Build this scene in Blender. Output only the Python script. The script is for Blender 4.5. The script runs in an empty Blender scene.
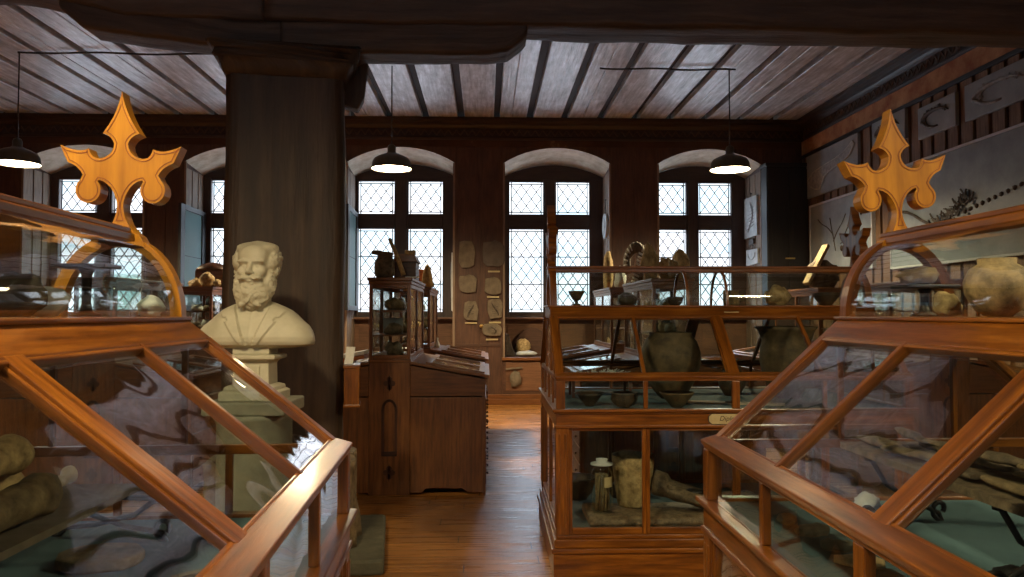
import bpy, bmesh, math, random
import numpy as np
from mathutils import Vector, Matrix, noise
C = bpy.context.scene.collection
PI = math.pi
R = math.radians
rng = random.Random(7)

# ------------------------------------------------------------------ materials
def new_mat(name):
    m = bpy.data.materials.new(name); m.use_nodes = True
    nt = m.node_tree; b = nt.nodes['Principled BSDF']
    return m, nt, b
def N(nt, t, **kw):
    n = nt.nodes.new(t)
    for k, v in kw.items():
        if k in n.inputs: n.inputs[k].default_value = v
        else: setattr(n, k, v)
    return n
def ramp(nt, fac, stops):
    r = nt.nodes.new('ShaderNodeValToRGB')
    cr = r.color_ramp
    while len(cr.elements) < len(stops): cr.elements.new(.5)
    for e, (p, c) in zip(cr.elements, stops):
        e.position = p; e.color = (*c, 1)
    nt.links.new(fac, r.inputs[0]); return r.outputs[0]
def coords(nt, kind, scale):
    tc = nt.nodes.new('ShaderNodeTexCoord'); mp = nt.nodes.new('ShaderNodeMapping')
    mp.inputs['Scale'].default_value = scale
    nt.links.new(tc.outputs[kind], mp.inputs[0]); return mp.outputs[0]
def wood(name, dark, mid, light, rough=.35, kind='UV', coat=0., bump=.05, scale=1., metal=0, spec=.5, lo=(.55, .5, .48), patch=1.6):
    m, nt, b = new_mat(name)
    v = coords(nt, kind, (3*scale, 34*scale, 34*scale))
    n1 = N(nt, 'ShaderNodeTexNoise', Scale=1.0, Detail=6., Roughness=.62); nt.links.new(v, n1.inputs['Vector'])
    col = ramp(nt, n1.outputs[0], [(.28, dark), (.5, mid), (.75, light)])
    v2 = coords(nt, kind, (.9, 2.2, 2.2))
    n2 = N(nt, 'ShaderNodeTexNoise', Scale=patch, Detail=5., Roughness=.65); nt.links.new(v2, n2.inputs['Vector'])
    mx = N(nt, 'ShaderNodeMix', data_type='RGBA', blend_type='MULTIPLY'); mx.inputs[0].default_value = .8
    nt.links.new(col, mx.inputs[6])
    nt.links.new(ramp(nt, n2.outputs[0], [(.3, lo), (.66, (1.15, 1.15, 1.15))]), mx.inputs[7])
    nt.links.new(mx.outputs[2], b.inputs['Base Color'])
    b.inputs['Roughness'].default_value = rough; b.inputs['Coat Weight'].default_value = coat
    b.inputs['Coat Roughness'].default_value = .12; b.inputs['Specular IOR Level'].default_value = spec
    bp = N(nt, 'ShaderNodeBump', Strength=bump, Distance=.02); nt.links.new(n1.outputs[0], bp.inputs['Height'])
    nt.links.new(bp.outputs[0], b.inputs['Normal'])
    return m
def rough_mat(name, c1, c2, scale=8, rough=.8, bump=.3, c3=None, kind='Object', dist=.02, metal=0, detail=8.):
    m, nt, b = new_mat(name)
    v = coords(nt, kind, (1, 1, 1))
    n1 = N(nt, 'ShaderNodeTexNoise', Scale=float(scale), Detail=detail, Roughness=.65); nt.links.new(v, n1.inputs['Vector'])
    st = [(.32, c1), (.62, c2)] + ([(.78, c3)] if c3 else [])
    nt.links.new(ramp(nt, n1.outputs[0], st), b.inputs['Base Color'])
    b.inputs['Roughness'].default_value = rough; b.inputs['Metallic'].default_value = metal
    bp = N(nt, 'ShaderNodeBump', Strength=bump, Distance=dist); nt.links.new(n1.outputs[0], bp.inputs['Height'])
    nt.links.new(bp.outputs[0], b.inputs['Normal'])
    return m
M = {}
M['case'] = wood('case_mahogany', (.045, .013, .002), (.155, .049, .005), (.30, .110, .013), rough=.30, coat=.22, bump=.10)
M['case_lamplit'] = wood('lamplit_mahogany', (.26, .105, .005), (.38, .165, .009), (.49, .23, .016), rough=.34, coat=.15, scale=.6)  # brighter copy of the case wood, warm lamp light put into its colour
M['inlay'] = wood('inlay_line', (.14, .035, .008), (.20, .05, .012), (.26, .07, .015), rough=.35)
M['desk'] = wood('desk_pine', (.075, .026, .008), (.165, .062, .018), (.24, .098, .028), rough=.38, coat=.2)
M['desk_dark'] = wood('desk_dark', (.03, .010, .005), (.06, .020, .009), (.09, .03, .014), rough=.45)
M['panel'] = wood('wall_panel', (.045, .019, .010), (.078, .033, .017), (.105, .048, .025), rough=.6, kind='UV')
M['panel_mid'] = wood('wall_panel_mid', (.10, .045, .020), (.15, .068, .031), (.19, .09, .042), rough=.6, kind='UV')
M['board'] = wood('batten_board', (.12, .065, .034), (.21, .125, .07), (.30, .19, .115), rough=.7, kind='UV')
M['reveal'] = wood('reveal_board', (.16, .11, .075), (.25, .18, .125), (.33, .25, .18), rough=.7, kind='UV')
M['frame'] = wood('window_frame', (.03, .016, .012), (.05, .028, .02), (.07, .04, .03), rough=.5)
M['black'] = wood('black_wood', (.006, .005, .005), (.012, .010, .009), (.02, .016, .014), rough=.5)
M['beam'] = wood('old_beam', (.018, .010, .006), (.045, .027, .017), (.085, .055, .037), rough=.62, bump=.7, scale=.5)
M['post'] = wood('old_post', (.016, .009, .005), (.042, .023, .012), (.085, .052, .031), rough=.55, bump=.8, scale=.35)
M['ceil'] = wood('ceiling_plank', (.24, .225, .22), (.48, .48, .49), (.78, .81, .86), rough=.34, scale=.5, bump=.55, spec=.6, lo=(.42, .37, .34), patch=3.2)
M['joistgap'] = wood('ceiling_gap', (.02, .012, .008), (.035, .02, .013), (.05, .03, .02), rough=.8)
M['crown'] = wood('crown_wood', (.018, .009, .006), (.035, .018, .011), (.055, .03, .018), rough=.5)
M['crown_light'] = wood('crown_ornament', (.05, .025, .014), (.08, .045, .026), (.11, .065, .04), rough=.6)
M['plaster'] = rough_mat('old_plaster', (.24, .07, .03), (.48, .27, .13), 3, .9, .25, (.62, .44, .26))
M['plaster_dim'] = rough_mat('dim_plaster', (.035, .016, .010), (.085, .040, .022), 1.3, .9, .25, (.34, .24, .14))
M['arch'] = rough_mat('arch_plaster', (.34, .27, .19), (.55, .48, .37), 4, .9, .3, (.66, .60, .48))
M['slab'] = rough_mat('grey_slab', (.20, .235, .255), (.31, .35, .375), 2.5, .45, .12, (.42, .46, .48))
M['slab_pale'] = rough_mat('pale_slab', (.34, .36, .36), (.52, .54, .53), 7, .8, .3, (.62, .64, .62))
M['slab_tan'] = rough_mat('tan_slab', (.10, .078, .052), (.165, .13, .09), 9, .8, .3, (.21, .17, .12))
M['fossil'] = rough_mat('dark_fossil', (.03, .022, .016), (.085, .06, .042), 20, .6, .5, (.20, .16, .12))
M['fossil_pale'] = rough_mat('pale_fossil', (.20, .21, .21), (.36, .37, .36), 20, .6, .5)
M['bone'] = rough_mat('old_bone', (.16, .10, .04), (.52, .37, .17), 24, .7, .4, (.6, .47, .27))
M['bone_dark'] = rough_mat('dark_bone', (.03, .02, .011), (.17, .125, .075), 26, .7, .5, (.24, .18, .10))
M['stone_pale'] = rough_mat('pale_pebble', (.36, .30, .21), (.58, .50, .38), 8, .8, .3)
M['stone'] = rough_mat('base_stone', (.04, .04, .025), (.10, .095, .06), 5, .85, .6, (.19, .18, .13))
M['stone_brown'] = rough_mat('brown_stone', (.06, .04, .016), (.22, .155, .075), 16, .8, .5, (.36, .28, .16))
M['pot'] = rough_mat('brown_pottery', (.035, .024, .011), (.12, .082, .038), 11, .7, .25, (.24, .18, .10))
M['pot_dark'] = rough_mat('dark_pottery', (.014, .011, .008), (.055, .040, .024), 12, .6, .25, (.10, .08, .05))
M['pot_cream'] = rough_mat('cream_pottery', (.05, .035, .02), (.46, .32, .16), 14, .7, .2, (.55, .40, .23))
M['pot_gold'] = rough_mat('ochre_hide', (.14, .09, .035), (.44, .32, .15), 20, .8, .4, (.46, .36, .2))
M['marble'] = rough_mat('bust_plaster', (.40, .375, .27), (.51, .485, .365), 6, .55, .08, (.57, .545, .43))
M['pedestal'] = rough_mat('grey_pedestal', (.20, .20, .15), (.31, .31, .24), 8, .7, .15)
M['iron'] = rough_mat('wrought_iron', (.010, .010, .010), (.025, .024, .024), 20, .45, .2, metal=.5)
M['brass'] = rough_mat('brass', (.45, .30, .10), (.60, .42, .16), 20, .35, .05, metal=.7)
M['cream'] = rough_mat('cream_card', (.36, .29, .14), (.42, .35, .19), 20, .6, .02)
M['paper'] = rough_mat('white_card', (.60, .60, .56), (.72, .72, .68), 30, .7, .02)
M['ink'] = rough_mat('ink', (.03, .02, .01), (.05, .03, .02), 30, .7, .02)
M['enamel'] = rough_mat('lamp_enamel', (.055, .052, .036), (.075, .07, .05), 20, .3, .02)
M['lead'] = rough_mat('lead_came', (.03, .035, .04), (.06, .065, .07), 30, .5, .05)
M['whiteframe'] = rough_mat('white_frame', (.50, .52, .53), (.6, .62, .63), 30, .5, .02)
m, nt, b = new_mat('teal_window_light'); b.inputs['Base Color'].default_value = (.26, .38, .37, 1); b.inputs['Roughness'].default_value = .4; b.inputs['Transmission Weight'].default_value = .0  # teal colour stands in for window light caught in the casement glass
_tl = N(nt, 'ShaderNodeBsdfTranslucent', Color=(.40, .56, .57, 1)); _mx = nt.nodes.new('ShaderNodeMixShader'); _mx.inputs[0].default_value = .6
nt.links.new(b.outputs[0], _mx.inputs[1]); nt.links.new(_tl.outputs[0], _mx.inputs[2]); nt.links.new(_mx.outputs[0], nt.nodes['Material Output'].inputs[0]); M['teal'] = m
M['orange'] = wood('orange_wood', (.30, .08, .015), (.45, .14, .03), (.55, .2, .05), rough=.4)
M['straw'] = rough_mat('straw', (.30, .19, .07), (.5, .35, .14), 40, .8, .5)
M['specimen'] = rough_mat('specimen_fibres', (.06, .04, .02), (.22, .15, .07), 30, .7, .3)
M['baize'] = rough_mat('green_blue_baize', (.030, .066, .082), (.058, .112, .132), 2.2, .9, .1, (.08, .145, .165), kind='Object')

def glass_mat(name, tint=(.93, .96, .95), refl=1., wob=.35, scale=2.4):
    m, nt, b = new_mat(name); nt.nodes.remove(b)
    out = nt.nodes['Material Output']
    tr = N(nt, 'ShaderNodeBsdfTransparent', Color=(*tint, 1)); gl = N(nt, 'ShaderNodeBsdfGlossy', Roughness=.03, Color=(refl, refl, refl, 1))
    fr = N(nt, 'ShaderNodeFresnel', IOR=1.5); mx = nt.nodes.new('ShaderNodeMixShader')
    v = coords(nt, 'Object', (1, 1, 1)); n1 = N(nt, 'ShaderNodeTexNoise', Scale=scale, Detail=2.); nt.links.new(v, n1.inputs['Vector'])
    bp = N(nt, 'ShaderNodeBump', Strength=wob, Distance=.03); nt.links.new(n1.outputs[0], bp.inputs['Height'])
    nt.links.new(bp.outputs[0], gl.inputs['Normal'])
    geo = nt.nodes.new('ShaderNodeNewGeometry'); inv = N(nt, 'ShaderNodeMath', operation='SUBTRACT'); inv.inputs[0].default_value = 1; nt.links.new(geo.outputs['Backfacing'], inv.inputs[1])
    mu = N(nt, 'ShaderNodeMath', operation='MULTIPLY'); nt.links.new(fr.outputs[0], mu.inputs[0]); nt.links.new(inv.outputs[0], mu.inputs[1])
    m2 = N(nt, 'ShaderNodeMath', operation='MULTIPLY', use_clamp=True); nt.links.new(mu.outputs[0], m2.inputs[0]); m2.inputs[1].default_value = 1.6
    nt.links.new(m2.outputs[0], mx.inputs[0]); nt.links.new(tr.outputs[0], mx.inputs[1]); nt.links.new(gl.outputs[0], mx.inputs[2])
    nt.links.new(mx.outputs[0], out.inputs[0]); return m
M['glass'] = glass_mat('old_case_glass')
M['window_glass'] = glass_mat('leaded_glass', (.97, .985, 1.0), .6, .1)
m, nt, b = new_mat('jar_glass')
b.inputs['Transmission Weight'].default_value = 1; b.inputs['Roughness'].default_value = .03; b.inputs['Base Color'].default_value = (.9, .95, .93, 1); b.inputs['IOR'].default_value = 1.2
M['jar'] = glass_mat('jar_glass_thin', (.90, .95, .93), 1., .05)
m, nt, b = new_mat('lamp_glow'); b.inputs['Emission Color'].default_value = (1, .80, .50, 1); b.inputs['Emission Strength'].default_value = 14; b.inputs['Base Color'].default_value = (.9, .9, .8, 1)
M['glow'] = m
m, nt, b = new_mat('lamp_inside'); b.inputs['Base Color'].default_value = (.85, .83, .76, 1); b.inputs['Roughness'].default_value = .5
M['lamp_white'] = m

# floor: boards along X
m, nt, b = new_mat('floor_boards')
tc = nt.nodes.new('ShaderNodeTexCoord'); sep = nt.nodes.new('ShaderNodeSeparateXYZ'); nt.links.new(tc.outputs['Object'], sep.inputs[0])
def MA(op, a, bb=None, c=None):
    n = nt.nodes.new('ShaderNodeMath'); n.operation = op
    for i, q in enumerate((a, bb, c)):
        if q is None: continue
        if isinstance(q, (int, float)): n.inputs[i].default_value = q
        else: nt.links.new(q, n.inputs[i])
    return n.outputs[0]
row = MA('DIVIDE', sep.outputs[1], .155); rid = MA('FLOOR', row); fr = MA('FRACT', row)
off = MA('MULTIPLY', MA('SINE', MA('MULTIPLY', rid, 12.9)), 3.1)
colx = MA('DIVIDE', MA('ADD', sep.outputs[0], off), 2.6); cid = MA('FLOOR', colx); fx = MA('FRACT', colx)
seam = MA('MAXIMUM', MA('GREATER_THAN', MA('ABSOLUTE', MA('SUBTRACT', fr, .5)), .478), MA('GREATER_THAN', MA('ABSOLUTE', MA('SUBTRACT', fx, .5)), .4985))
cmb = nt.nodes.new('ShaderNodeCombineXYZ'); nt.links.new(rid, cmb.inputs[0]); nt.links.new(cid, cmb.inputs[1])
wn = nt.nodes.new('ShaderNodeTexWhiteNoise'); nt.links.new(cmb.outputs[0], wn.inputs['Vector'])
mp = nt.nodes.new('ShaderNodeMapping'); mp.inputs['Scale'].default_value = (2.0, 26, 1); nt.links.new(tc.outputs['Object'], mp.inputs[0])
n1 = N(nt, 'ShaderNodeTexNoise', Scale=1., Detail=6., Roughness=.6); nt.links.new(mp.outputs[0], n1.inputs['Vector'])
n3 = N(nt, 'ShaderNodeTexNoise', Scale=.9, Detail=4.); nt.links.new(tc.outputs['Object'], n3.inputs['Vector'])
g = ramp(nt, n1.outputs[0], [(.25, (.20, .080, .018)), (.5, (.40, .18, .042)), (.75, (.54, .27, .075))])
mx = N(nt, 'ShaderNodeMix', data_type='RGBA', blend_type='MULTIPLY'); mx.inputs[0].default_value = 1
nt.links.new(g, mx.inputs[6]); nt.links.new(ramp(nt, wn.outputs[0], [(0, (.70, .66, .62)), (1, (1.15, 1.12, 1.1))]), mx.inputs[7])
mxb = N(nt, 'ShaderNodeMix', data_type='RGBA', blend_type='MULTIPLY'); mxb.inputs[0].default_value = 1
nt.links.new(mx.outputs[2], mxb.inputs[6]); nt.links.new(ramp(nt, n3.outputs[0], [(.3, (.6, .55, .5)), (.6, (1.1, 1.1, 1.1))]), mxb.inputs[7])
mx2 = N(nt, 'ShaderNodeMix', data_type='RGBA'); nt.links.new(seam, mx2.inputs[0]); nt.links.new(mxb.outputs[2], mx2.inputs[6]); mx2.inputs[7].default_value = (.035, .013, .006, 1)
nt.links.new(mx2.outputs[2], b.inputs['Base Color'])
nt.links.new(ramp(nt, n1.outputs[0], [(.3, (.22,)*3), (.8, (.42,)*3)]), b.inputs['Roughness'])
bp = N(nt, 'ShaderNodeBump', Strength=.25, Distance=.01); nt.links.new(MA('SUBTRACT', n1.outputs[0], MA('MULTIPLY', seam, 1.)), bp.inputs['Height']); nt.links.new(bp.outputs[0], b.inputs['Normal'])
M['floor'] = m

# ------------------------------------------------------------------ mesh builder
class MB:
    def __init__(s): s.v = []; s.f = []; s.uv = []; s.mi = []; s.sm = []
    def face(s, idx, uvs, mi=0, smooth=False): s.f.append(idx); s.uv.append(uvs); s.mi.append(mi); s.sm.append(smooth)
    def obox(s, c, ax, ay, az, mi=0):      # centre and half-axis vectors
        c, ax, ay, az = map(Vector, (c, ax, ay, az)); b0 = len(s.v)
        if ax.cross(ay).dot(az) < 0: az = -az
        L = [ax.length, ay.length, az.length]; k = L.index(max(L)); o = rng.random()*9, rng.random()*9
        sg = [(-1,-1,-1),(1,-1,-1),(1,1,-1),(-1,1,-1),(-1,-1,1),(1,-1,1),(1,1,1),(-1,1,1)]
        for a, b_, d in sg: s.v.append(c+ax*a+ay*b_+az*d)
        for f, nx in (((0,3,2,1),2),((4,5,6,7),2),((0,1,5,4),1),((1,2,6,5),0),((2,3,7,6),1),((3,0,4,7),0)):
            p_, q_ = [j for j in range(3) if j != nx]
            if L[q_] > L[p_]: p_, q_ = q_, p_
            s.face([b0+i for i in f], [(sg[i][p_]*L[p_]+o[0], sg[i][q_]*L[q_]+sg[i][nx]*L[nx]+o[1]) for i in f], mi)
    def box(s, x0, x1, y0, y1, z0, z1, mi=0):
        s.obox(((x0+x1)/2, (y0+y1)/2, (z0+z1)/2), ((x1-x0)/2, 0, 0), (0, (y1-y0)/2, 0), (0, 0, (z1-z0)/2), mi)
    def bar(s, p, q, w, h, up=(0, 0, 1), mi=0, ext=0):   # bar from p to q; h along up-ish, w across
        p, q, up = Vector(p), Vector(q), Vector(up); d = (q-p); L = d.length; d.normalize()
        side = d.cross(up)
        if side.length < 1e-6: side = d.cross(Vector((1, 0, 0)))
        side.normalize(); u = side.cross(d)
        s.obox((p+q)/2, d*(L/2+ext), side*w/2, u*h/2, mi)
    def grid(s, rows, mi=0, closed=False, smooth=True, cap=False):
        b0 = len(s.v); n = len(rows[0]); us = 0; o = rng.random()*5
        for r in rows: s.v += [Vector(p) for p in r]
        cum = [0]
        for i in range(1, len(rows)): cum.append(cum[-1]+(Vector(rows[i][0])-Vector(rows[i-1][0])).length)
        acc = [0]
        mid = rows[len(rows)//2]
        for j in range(1, n+1): acc.append(acc[-1]+(Vector(mid[j % n])-Vector(mid[j-1])).length)
        for i in range(len(rows)-1):
            for j in range(n if closed else n-1):
                k = (j+1) % n
                s.face([b0+i*n+j, b0+i*n+k, b0+(i+1)*n+k, b0+(i+1)*n+j],
                       [(cum[i]+o, acc[j]), (cum[i]+o, acc[j+1]), (cum[i+1]+o, acc[j+1]), (cum[i+1]+o, acc[j])], mi, smooth)
        if cap and closed:
            s.face([b0+j for j in range(n)][::-1], [(0, 0)]*n, mi); m0 = b0+(len(rows)-1)*n
            s.face([m0+j for j in range(n)], [(0, 0)]*n, mi)
    def tube(s, pts, rad, n=8, mi=0, cap=True, smooth=True):
        pts = [Vector(p) for p in pts]; rows = []
        if not hasattr(rad, '__len__'): rad = [rad]*len(pts)
        prev = None
        for i, p in enumerate(pts):
            t = (pts[min(i+1, len(pts)-1)]-pts[max(i-1, 0)]).normalized()
            if prev is None:
                a = t.cross(Vector((0, 0, 1)))
                if a.length < .1: a = t.cross(Vector((1, 0, 0)))
            else: a = prev-t*prev.dot(t)
            a.normalize(); prev = a; b_ = t.cross(a)
            rows.append([p+(a*math.cos(2*PI*k/n)+b_*math.sin(2*PI*k/n))*rad[i] for k in range(n)])
        s.grid(rows, mi, True, smooth, cap)
    def lathe(s, prof, n=32, c=(0, 0, 0), mi=0, cap=True, fn=None, smooth=True):
        rows = []
        for r, z in prof:
            row = []
            for k in range(n):
                a = 2*PI*k/n; rr = r*(fn(a, z) if fn else 1)
                row.append((c[0]+rr*math.cos(a), c[1]+rr*math.sin(a), c[2]+z))
            rows.append(row)
        s.grid(rows, mi, True, smooth, cap)
    def prism(s, poly, a, b_, axis, mi=0):   # polygon (2D) extruded along axis from a to b_
        def P(p, t): return {'x': (t, p[0], p[1]), 'y': (p[0], t, p[1]), 'z': (p[0], p[1], t)}[axis]
        b0 = len(s.v); n = len(poly); o = rng.random()*5
        s.v += [Vector(P(p, a)) for p in poly]+[Vector(P(p, b_)) for p in poly]
        w0 = max(p[0] for p in poly)-min(p[0] for p in poly); w1 = max(p[1] for p in poly)-min(p[1] for p in poly)
        uvp = [(p[0]+o, p[1]) if w0 > w1 else (p[1]+o, p[0]) for p in poly]
        s.face(list(range(b0, b0+n)), uvp, mi); s.face(list(range(b0+n, b0+2*n))[::-1], uvp[::-1], mi)
        acc = 0
        for i in range(n):
            j = (i+1) % n; d = math.dist(poly[i], poly[j])
            s.face([b0+i, b0+n+i, b0+n+j, b0+j], [(a+o, acc), (b_+o, acc), (b_+o, acc+d), (a+o, acc+d)], mi); acc += d
    def rock(s, c, r, seed=0, sub=3, amp=.25, freq=1.6, mi=0, flat=None):
        bm = bmesh.new(); bmesh.ops.create_icosphere(bm, subdivisions=sub, radius=1)
        b0 = len(s.v)
        for v in bm.verts:
            k = 1+amp*noise.fractal(v.co*freq+Vector((seed*7.3, seed*1.7, seed)), .8, 2.2, 4)+amp*.8*noise.noise(v.co*freq*.6+Vector((seed, 3, 5)))
            p = v.co*k
            if flat is not None and p.z < flat: p.z = flat
            s.v.append(Vector((c[0]+p.x*r[0], c[1]+p.y*r[1], c[2]+p.z*r[2])))
        for f in bm.faces: s.face([b0+v.index for v in f.verts], [(0, 0)]*3, mi, True)
        bm.free()
    def build(s, name, mat, parent=None, bevel=0, loc=None, rot=None, seg=2, fixn=False):
        me = bpy.data.meshes.new(name); me.from_pydata([tuple(v) for v in s.v], [], s.f)
        uvl = me.uv_layers.new(name='UVMap'); i = 0
        flat = [c for fu in s.uv for c in fu]
        uvl.data.foreach_set('uv', [x for c in flat for x in c])
        mats = mat if isinstance(mat, (list, tuple)) else [mat]
        for mm in mats: me.materials.append(mm)
        me.polygons.foreach_set('material_index', s.mi); me.polygons.foreach_set('use_smooth', s.sm)
        if fixn:
            bm = bmesh.new(); bm.from_mesh(me); bmesh.ops.recalc_face_normals(bm, faces=bm.faces); bm.to_mesh(me); bm.free()
        me.update()
        o = bpy.data.objects.new(name, me); C.objects.link(o)
        if parent: o.parent = parent
        if loc: o.location = loc
        if rot: o.rotation_euler = rot
        if bevel:
            b_ = o.modifiers.new('bevel', 'BEVEL'); b_.width = bevel; b_.segments = seg; b_.limit_method = 'ANGLE'; b_.angle_limit = R(40); b_.harden_normals = False
        return o
def tag(o, label=None, cat=None, group=None, kind=None):
    if label: o['label'] = label
    if cat: o['category'] = cat
    if group: o['group'] = group
    if kind: o['kind'] = kind
    return o
def empty(name, loc=(0, 0, 0), rz=0):
    o = bpy.data.objects.new(name, None); C.objects.link(o); o.location = loc; o.rotation_euler = (0, 0, rz); o.empty_display_size = .1
    return o
def copy_tree(o, parent=None):
    c = o.copy(); C.objects.link(c)
    if parent: c.parent = parent
    for ch in [q for q in o.children]: copy_tree(ch, c)
    return c
def structure(o): o['kind'] = 'structure'; return o

# ------------------------------------------------------------------ camera
EYE = Vector((0, 0, 1.6)); F = 766.; PITCH = R(1.9); YAW = R(1.95)
cd = bpy.data.cameras.new('camera'); cam = bpy.data.objects.new('camera', cd); C.objects.link(cam)
cam.location = EYE; cam.rotation_euler = (PI/2+PITCH, 0, -YAW)
cd.sensor_width = 36; cd.lens = F*36/1024; cd.clip_start = .02; cd.clip_end = 200
bpy.context.scene.camera = cam
_R = cam.rotation_euler.to_matrix()
def ray(px, py): return _R @ Vector(((px-512)/F, (288.5-py)/F, -1))
def at(px, py, Y): d = ray(px, py); return EYE+d*(Y/d.y)
def atx(px, py, X): d = ray(px, py); return EYE+d*(X/d.x)

D = 13.6; DW = 14.5; CZ = 5.08; XL = -9.6; XR = 5.73; YR = -5.2
OPN = [(-8.10, -5.984), (-5.30, -3.30), (-2.479, -.552), (.302, 2.238), (3.069, 4.977)]
PANES = [[at(px, 200, DW).x for px in q] for q in ((60, 98, 113, 146), (212, 246, 259, 292), (359, 394.6, 408.8, 442.8), (509.5, 543, 556, 589), (651, 685.5, 698, 730.3))]
WIN = [(a+b_)/2 for a, b_ in OPN]; WX = {w: o for w, o in zip(WIN, OPN)}; WP = {w: o for w, o in zip(WIN, PANES)}; HW = .966; SPR = 4.29; TOP = 4.57; SPRB = 4.19; TOPB = 4.43; NICHE = .83

# ------------------------------------------------------------------ room shell
mb = MB(); mb.box(XL-.3, XR+.3, YR-.3, DW+.6, -.1, 0); structure(mb.build('floor', M['floor']))
def arch_pts(cx, n=14, rear=False):
    x0, x1 = WX[cx]; HW = (x1-x0)/2; TP, SP = (TOPB, SPRB) if rear else (TOP, SPR)
    h = TP-SP; r = (HW*HW+h*h)/(2*h); cz = TP-r; a0 = math.asin(HW/r)
    return [(cx+r*math.sin(a0*(2*i/n-1)), cz+r*math.cos(a0*(2*i/n-1))) for i in range(n+1)]
def window_wall(name, y0, y1, facing):   # facing: +1 the room is at smaller y
    mb = MB(); yf, yb = y0, y1
    xs = [XL] + [c for w in OPN for c in w] + [XR]
    def quad(p, mi):
        b0 = len(mb.v); mb.v += [Vector(q) for q in p]; 
        mb.face([b0, b0+1, b0+2, b0+3], [(q[2], q[0]+q[1]) for q in p], mi)
    for i in range(0, len(xs), 2): mb.box(xs[i], xs[i+1], min(yf, yb), max(yf, yb), 0, CZ, 0)
    for cx in WIN:
        mb.box(*WX[cx], min(yf, yb), max(yf, yb), 0, NICHE, 0)
        A = arch_pts(cx); B = arch_pts(cx, rear=True)
        for (xa, za), (xb, zb), (_, zc), (_, zd) in zip(A, A[1:], B, B[1:]):
            quad([(xa, yf, za), (xb, yf, zb), (xb, yf, CZ), (xa, yf, CZ)], 0)
            quad([(xa, yb, zc), (xb, yb, zd), (xb, yf, zb), (xa, yf, za)], 1)
            quad([(xa, yb, zc), (xa, yb, CZ), (xb, yb, CZ), (xb, yb, zd)], 0)
    return structure(mb.build(name, [M['panel'], M['arch']]))
window_wall('wall_back', D, DW+.06, 1)
window_wall('wall_front', YR, YR-.96, -1)
mb = MB(); mb.box(XR, XR+.3, YR-1.5, DW+.6, 0, CZ); structure(mb.build('wall_right', M['panel']))
mb = MB(); mb.box(XL-.3, XL, YR-1.5, DW+.6, 0, CZ); structure(mb.build('wall_left', M['panel']))

# ceiling: dark backing with broad planks
mb = MB(); mb.box(XL-.3, XR+.3, YR-1.5, DW+.6, CZ+.1, CZ+.2); structure(mb.build('ceiling', M['joistgap']))
mb = MB(); x = XL+.05; k = 0
while x < XR:
    w = .50+rng.uniform(-.03, .03)
    sp = rng.uniform(.35, .65)
    dz = rng.uniform(-.008, .008)
    mb.box(x, x+w, YR, D, CZ+dz, CZ+.105) if rng.random() < .45 else (mb.box(x, x+w*sp-.002, YR, D, CZ+dz, CZ+.105), mb.box(x+w*sp+.002, x+w, YR, D, CZ+dz+.003, CZ+.105))
    x += w+.115+rng.uniform(-.01, .01)
structure(mb.build('ceiling_planks', M['ceil'], bevel=.012))
# crown moulding + carved zigzag, back and right
def crown(name, axis, a, b_, wall, sgn):
    # profile in (out, z)
    prof = [(0, 4.70), (.04, 4.70), (.05, 4.74), (.03, 4.76), (.03, 4.90), (.06, 4.92), (.09, 4.95), (.10, 4.99), (.16, 5.02), (.17, 5.075), (0, 5.075)]
    mb = MB()
    if axis == 'x': poly = [(wall+sgn*o, z) for o, z in prof]; mb.prism(poly, a, b_, 'x')
    else: poly = [(wall+sgn*o, z) for o, z in prof]; mb.prism(poly, a, b_, 'y')
    o = mb.build(name, M['crown'], fixn=True); structure(o)
    mz = MB(); L = abs(b_-a); n = int(L/.14); st = (b_-a)/n
    for i in range(n):
        t0 = a+i*st; t1 = t0+st/2; t2 = t0+st
        for (ta, za, tb, zb) in ((t0, 4.78, t1, 4.88), (t1, 4.88, t2, 4.78)):
            if axis == 'x': mz.bar((ta, wall+sgn*.034, za), (tb, wall+sgn*.034, zb), .02, .022, up=(0, 0, 1))
            else: mz.bar((wall+sgn*.034, ta, za), (wall+sgn*.034, tb, zb), .02, .022, up=(0, 0, 1))
    mz.build('carved_zigzag', M['crown_light'], parent=o)
crown('trim_1', 'x', XL, XR, D, -1)
crown('trim_2', 'y', YR, D-.17, XR, -1)
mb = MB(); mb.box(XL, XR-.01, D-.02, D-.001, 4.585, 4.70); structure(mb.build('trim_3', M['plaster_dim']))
mb = MB(); mb.box(XR-.03, XR, YR, D-.03, 4.45, 4.70); structure(mb.build('trim_4', M['plaster']))
mb = MB(); mb.box(XR-.05, XR, YR, D-.03, 4.39, 4.447); structure(mb.build('trim_5', M['black'], bevel=.006))
# battens on the right wall
mb = MB(); y = YR+.1
while y < D-.1:
    w = rng.uniform(.17, .22); mb.box(XR-.035, XR-.002, y, min(y+w, D-.05), .0, 4.385); y += w+.07
structure(mb.build('trim_6', M['board'], bevel=.004))
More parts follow.
